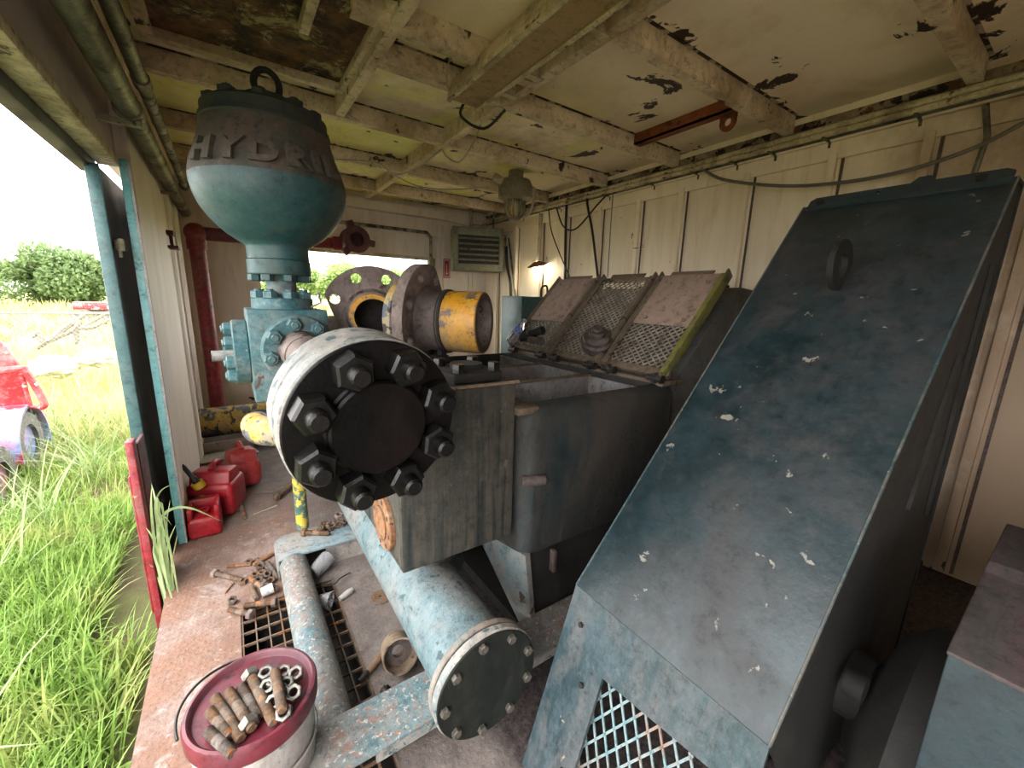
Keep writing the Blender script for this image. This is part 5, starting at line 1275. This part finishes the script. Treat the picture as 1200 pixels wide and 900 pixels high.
def blades(name, mat, n, area, length, width, lean, label, dens=None, clump=0):
    """one mesh of many bent grass blades"""
    x0, x1, y0, y1 = area
    if clump:
        k = max(1, n // clump); cx = rng.uniform(x0, x1, k); cy = rng.uniform(y0, y1, k)
        idx = rng.integers(0, k, n); X = cx[idx] + rng.normal(0, .07, n); Y = cy[idx] + rng.normal(0, .07, n)
    else: X = rng.uniform(x0, x1, n); Y = rng.uniform(y0, y1, n)
    if dens is not None:
        keep = dens(X, Y); X, Y = X[keep], Y[keep]; n = len(X)
    Z = np.array([gz(a, b) for a, b in zip(X, Y)])
    L = rng.uniform(length[0], length[1], n) * (.7 + .6 * rng.random(n)); W = rng.uniform(width[0], width[1], n)
    az = rng.uniform(0, 2 * PI, n); ln = rng.uniform(lean[0], lean[1], n)
    dx, dy = np.cos(az), np.sin(az); sx, sy = -dy, dx
    S = 4; verts = np.zeros((n, 2 * S + 1, 3))
    h = np.zeros(n); o = np.zeros(n)
    for s in range(S + 1):
        t = s / S
        an = ln * (t ** 1.0) * 1.5 + .12
        if s: h += np.cos(an) * L / S; o += np.sin(an) * L / S
        w = W * (1 - t) ** .6 * (.55 + .45 * min(1, t * 4))
        px, py = X + dx * o, Y + dy * o
        if s < S:
            verts[:, 2 * s] = np.stack([px - sx * w, py - sy * w, Z + h], 1); verts[:, 2 * s + 1] = np.stack([px + sx * w, py + sy * w, Z + h], 1)
        else: verts[:, 2 * S] = np.stack([px, py, Z + h], 1)
    base = np.arange(n) * (2 * S + 1)
    me = bpy.data.meshes.new(name); nv = n * (2 * S + 1); me.vertices.add(nv); me.vertices.foreach_set('co', verts.reshape(-1))
    quads = np.stack([np.stack([base + 2 * s, base + 2 * s + 1, base + 2 * s + 3, base + 2 * s + 2], 1) for s in range(S - 1)], 1).reshape(-1)
    tris = np.stack([base + 2 * S - 2, base + 2 * S - 1, base + 2 * S], 1).reshape(-1)
    nq = n * (S - 1); me.loops.add(nq * 4 + n * 3); me.loops.foreach_set('vertex_index', np.concatenate([quads, tris]).astype(np.int32))
    me.polygons.add(nq + n); me.polygons.foreach_set('loop_start', np.concatenate([np.arange(nq) * 4, nq * 4 + np.arange(n) * 3]).astype(np.int32))
    me.update(calc_edges=True); me.validate()
    me.polygons.foreach_set('use_smooth', np.ones(nq + n, bool))
    me.materials.append(M[mat]); ob = bpy.data.objects.new(name, me); COL.objects.link(ob)
    return tag(ob, label, 'grass', None, 'stuff')
room = lambda X, Y: ~((X > -.50) & (Y < 6.0)) & ~((X > -.75) & (Y > 2.45) & (Y < 6.0))
def near_ok(X, Y): return room(X, Y)
blades('grass', 'grass', 26000, (-4.5, -.5, .2, 7), (.10, .34), (.003, .007), (.1, .9), 'thick green grass and weeds growing outside the opening', near_ok, 14)
blades('yard_weeds', 'grass', 26000, (-2.6, -.55, .5, 4.2), (.10, .30), (.003, .008), (.1, 1.0), 'dense bright weeds right beside the deck edge', lambda X, Y: room(X, Y), 10)
blades('long_grass', 'grass_pale', 4200, (-4.5, -.62, 1.2, 8), (.35, .75), (.0035, .008), (.3, 1.1), 'long pale arching grass blades in the yard outside', lambda X, Y: room(X, Y) & ~((X > -1.15) & (Y > 2.0)) & ((Y > 3.2) | (rng.random(len(X)) < .18)), 22)
blades('meadow_grass', 'grass_far', 26000, (-16, 8, 6, 16), (.3, .6), (.006, .014), (.1, .8), 'tall yellow-green meadow grass beyond the yard', room, 10)
blades('field_grass', 'grass_far', 24000, (-45, 22, 14, 42), (.3, .6), (.03, .06), (.1, .7), 'pale yellow field grass stretching to the trees', None, 8)
# broad-bladed tuft against the red post
tf = MB()
def blade(pts, w):
    pts = spline(pts, 5); n = len(pts); vs = []; up = V((.2, -1, .3))
    for i, p in enumerate(pts):
        t = (pts[min(i + 1, n - 1)] - pts[max(i - 1, 0)]).normalized(); s = t.cross(up).normalized(); ww = w * (min(1, .5 + i / n * 2) * (1 - (i / (n - 1)) ** 3) + .02)
        vs += [p - s * ww, p + s * ww + up * .002]
    tf._add(vs, [(2 * i, 2 * i + 1, 2 * i + 3, 2 * i + 2) for i in range(n - 1)])
yb = 2.28
for px in (((200, 690), (190, 640), (182, 595), (188, 575), (202, 566)), ((204, 695), (192, 640), (182, 590), (176, 565)), ((198, 680), (187, 620), (190, 585), (195, 610), (197, 640)), ((202, 690), (194, 650), (190, 610), (182, 590)),
           ((204, 690), (200, 640), (186, 600), (186, 580), (194, 640)), ((196, 700), (184, 650), (178, 600), (178, 570)), ((206, 700), (199, 660), (192, 620), (196, 588)), ((199, 710), (190, 660), (178, 630), (170, 618)),
           ((203, 705), (196, 670), (196, 640), (206, 615)), ((194, 705), (186, 672), (180, 650), (184, 630)), ((201, 700), (188, 655), (184, 620), (190, 600), (200, 610)), ((197, 715), (192, 690), (184, 668), (176, 660))):
    dx, dy = random.gauss(0, 1.5), random.gauss(0, 3)
    blade([at(x + dx, y + dy, Y=yb + random.gauss(0, .05)) for x, y in px], random.uniform(.0035, .006))
blade([at(x, y, Y=yb + .1) for x, y in ((190, 640), (188, 612), (200, 597), (225, 596), (262, 612))], .007)
tag(tf.build('grass_tuft', 'grass_pale'), 'tuft of broad grass blades leaning between red post and deck, one blade over a can', 'grass')

# leafy trees
def tree(name, label, x, y, h, rad, n, mat, lsz, group=None, flat=1.0):
    z0 = gz(x, y); t = thing(name, label, 'tree', (x, y, z0), group)
    m = MB(); m.tube([(x, y, z0 - .1), (x + .1, y, z0 + h * .25), (x - .1, y, z0 + h * .55)], [h * .035, h * .025, h * .012], 8)
    for k in range(6):
        an = k * 1.05; m.tube([(x, y, z0 + h * (.2 + .04 * k)), (x + rad * .5 * math.cos(an), y + rad * .5 * math.sin(an), z0 + h * (.45 + .05 * k))], [h * .014, h * .005], 6)
    m.build('trunk', 'trunk', t)
    nb = 40; B = []
    for k in range(nb):
        u = rng.normal(0, 1, 3); u /= np.linalg.norm(u); r = rng.uniform(.35, .82)
        B.append((u[0] * rad * r, u[1] * rad * r * .8, h * (.55 if flat == 1. else .47) + u[2] * h * .40 * r * flat, rad * rng.uniform(.18, .30)))
    idx = rng.integers(0, nb, n); Bn = np.array(B)[idx]
    u = rng.normal(0, 1, (n, 3)); u /= np.linalg.norm(u, axis=1)[:, None]; r = rng.uniform(.55, 1.08, n)[:, None]
    P = Bn[:, :3] + u * r * Bn[:, 3:4] * np.array([1, 1, .8]); P[:, 2] = np.maximum(P[:, 2], h * .04)
    P += np.array([x, y, z0])
    a = rng.normal(0, 1, (n, 3)); a /= np.linalg.norm(a, axis=1)[:, None]; b = np.cross(a, rng.normal(0, 1, (n, 3))); b /= np.linalg.norm(b, axis=1)[:, None]
    s = lsz * rng.uniform(.6, 1.3, n)[:, None]
    v = np.stack([P - a * s, P + b * s * .5, P + a * s, P - b * s * .5], 1).reshape(-1, 3)
    me = bpy.data.meshes.new('foliage'); me.vertices.add(4 * n); me.vertices.foreach_set('co', (v - np.array([x, y, z0])).reshape(-1))
    me.loops.add(4 * n); me.loops.foreach_set('vertex_index', np.arange(4 * n, dtype=np.int32)); me.polygons.add(n); me.polygons.foreach_set('loop_start', (np.arange(n) * 4).astype(np.int32))
    me.update(calc_edges=True); me.materials.append(M[mat]); o = bpy.data.objects.new('foliage', me); COL.objects.link(o); o.parent = t
    return t
tree('oak_tree', 'broad dark green oak beyond the fence outside the opening', -9.0, 40, 4.3, 3.9, 20000, 'leaf', .15, None, 1.1)
tree('oak_tree', 'smaller green oak at the left edge beyond the fence', -14.6, 42, 2.7, 2.2, 6000, 'leaf', .16)
tree('field_tree', 'light green tree far left behind the oaks', -17.5, 50, 3.0, 3.2, 5000, 'leaf_light', .2)
tree('field_tree', 'pale green tree seen through the far window', 8.5, 38, 4.6, 3.4, 9000, 'leaf_light', .16)
tree('field_tree', 'pale tree partly hidden by the valve block in the far window', 4.6, 40, 4.0, 3, 6000, 'leaf_light', .17)
tree('field_tree', 'pale tree at the right side of the far window', 13.5, 40, 4.2, 3.2, 6000, 'leaf_light', .17)
# fence
fz = at(60, 367, Y=12).z
fe = thing('wire_fence', 'field fence with pale top rail crossing the meadow', 'fence', (-4, 12, gz(-4, 12)))
m = MB(); m.tube([(-12, 12, fz), (-2.0, 12.02, fz), (3, 12, fz)], .022, 8); m.build('top_rail', 'wire', fe)
for x in (-11, -8, -5, -1.2, 1.5):
    m = MB(); m.cyl((x, 12.03, gz(x, 12) - .1), (x, 12.03, fz), .03, seg=10); m.build('post', 'wire', fe)
m = MB(); lattice(m, 15, fz - gz(-4, 12) - .1, .09, .09, .0035, .0035, V((-12, 12, gz(-4, 12) + .05)), V((1, 0, 0)), V((0, 0, 1)), V((0, 1, 0))); m.build('wire_mesh', 'wire', fe)
# dead branches, stones, red thing
db = MB()
for px in (((40, 408), (60, 398), (85, 388), (110, 376), (122, 368)), ((62, 397), (75, 385), (95, 372), (105, 366)), ((85, 389), (92, 378), (84, 370), (80, 356)), ((95, 384), (110, 383), (128, 374)), ((50, 402), (45, 390), (38, 396)), ((88, 388), (90, 398), (88, 404))):
    pts = [at(x, y, Y=13.2) for x, y in px]; db.tube(spline(pts, 4), [.07 * (1 - .6 * i / (4 * (len(px) - 1))) for i in range(4 * (len(px) - 1) + 1)], 7)
tag(db.build('fallen_branches', 'dead'), 'bleached fallen branches heaped behind the fence', 'branches')
for px, py, s, lb in ((62, 418, .3, 'pale limestone slab left of another in the yard grass'), (112, 408, .26, 'pale limestone slab beside the door edge in the grass')):
    c = at(px, py, Y=9.5); m = MB(); bmesh.ops.create_icosphere(m.bm, subdivisions=3, radius=s, matrix=Matrix.Translation((c.x, 9.5, c.z - .16)) @ Matrix.Diagonal((1, .8, .6, 1)))
    for v in m.bm.verts: v.co += V((random.gauss(0, .02), random.gauss(0, .02), random.gauss(0, .015)))
    tag(m.build('stone_slab', 'stone'), lb, 'stone')
c = at(117, 360, Y=25)
rt = thing('farm_trailer', 'small far-off red trailer in front of the oak', 'trailer', (c.x, 25, gz(c.x, 25)))
m = MB(); m.b2((c.x - .75, 24.6, c.z - .1), (c.x + .75, 25.4, c.z + .22), .03); m.build('body', 'red_car', rt)
for s in (-.45, .45):
    m = MB(); m.cyl((c.x + s, 24.5, gz(c.x, 25) + .33), (c.x + s, 24.7, gz(c.x, 25) + .33), .33, seg=16); m.build('wheel', 'tyre', rt)
m = MB(); m.b2((c.x - .5, 24.7, gz(c.x, 25) + .3), (c.x + .5, 25.3, c.z - .08)); m.build('chassis', 'rust_dark', rt)

# old red and blue machine in the yard
cy = 5.5
R0 = at(0, 540, Y=cy); 
cz = gz(-1.8, cy)
car = thing('yard_tractor', 'faded red and blue old tractor half hidden in the grass', 'tractor', (-2.0, cy, cz))
def ty(x, y, r, w, nm='tyre'):
    m = MB(); m.lathe([(r * .55, 0), (r * .9, 0), (r, w * .2), (r, w * .8), (r * .9, w), (r * .55, w)], (x, y, cz + r), (1, 0, 0), 36, True)
    for k in range(18):
        an = k * PI / 9; m.box((x + w / 2, y + r * math.cos(an), cz + r + r * math.sin(an)), (w * .9, .05, .03), Quaternion((1, 0, 0), an + PI / 2))
    t = m.build(nm, 'tyre', car)
    m = MB(); m.lathe([(0, w * .3), (r * .3, w * .3), (r * .57, w * .15), (r * .57, w * .85), (0, w * .7)], (x, y, cz + r), (1, 0, 0), 24); m.build('hub', 'blue_fender', t)
ty(-1.86, cy + .05, .31, .2); ty(-1.80, 4.72, .25, .2); ty(-3.0, cy + .05, .31, .2)
m = MB(); arc = [(cy + .05 + .37 * math.cos(t), cz + .30 + .37 * math.sin(t)) for t in [PI * i / 12 for i in range(-1, 14)]]
inner = [(cy + .05 + .345 * math.cos(t), cz + .30 + .345 * math.sin(t)) for t in [PI * i / 12 for i in range(-1, 14)]]
m.prism(arc + inner[::-1], -1.98, -1.63, 'YZ'); m.build('rear_fender', 'blue_fender', car)
m = MB(); arc = [(4.72 + .33 * math.cos(t), cz + .25 + .33 * math.sin(t)) for t in [PI * i / 12 for i in range(0, 13)]]
inner = [(4.72 + .31 * math.cos(t), cz + .25 + .31 * math.sin(t)) for t in [PI * i / 12 for i in range(0, 13)]]
m.prism(arc + inner[::-1], -2.1, -1.72, 'YZ'); m.build('front_fender', 'blue_fender', car)
m = MB(); m.prism([(4.6, .0), (5.9, .08), (5.9, .30), (5.2, .32), (4.6, .2)], -3.0, -1.9, 'YZ', .02); m.build('body', 'red_car', car)
pr = [(-2.8, .28), (-1.66, .30), (-1.645, .50), (-1.66, .70), (-1.71, .88), (-1.82, 1.04), (-2.1, 1.14), (-2.8, 1.16)]
m = MB(); m.prism(pr, 5.62, 5.68, 'XZ', .01); m.build('seat_back_panel', 'red_car', car)
m = MB(); m.tube(spline([(-2.4, 5.52, .60), (-2.0, 5.52, .64), (-1.64, 5.5, .69), (-1.59, 5.5, .65), (-1.52, 5.5, .36), (-1.56, 5.5, .31)]), .028, 8); m.tube([(-1.62, 5.5, .64), (-1.62, 5.55, .32), (-1.53, 5.5, .32)], .018, 8); m.build('grab_rail', 'red_car', car)
# ================================================================== LIGHT
w = bpy.data.worlds.new('sky'); SC.world = w; w.use_nodes = True
bg = w.node_tree.nodes['Background']; bg.inputs[0].default_value = (1, .985, .97, 1); bg.inputs[1].default_value = 2.0
sd = bpy.data.lights.new('sun', 'SUN'); sd.energy = .5; sd.angle = .5; sd.color = (1, .96, .88)
so = bpy.data.objects.new('sun', sd); COL.objects.link(so); so.rotation_euler = (math.radians(25), math.radians(-32), 0)
SC.view_settings.view_transform = 'Standard'; SC.view_settings.look = 'None'; SC.view_settings.gamma = 1
SC.view_settings.use_curve_mapping = False; SC.view_settings.exposure = 2.25
SC.cycles.max_bounces = 10; SC.cycles.diffuse_bounces = 6
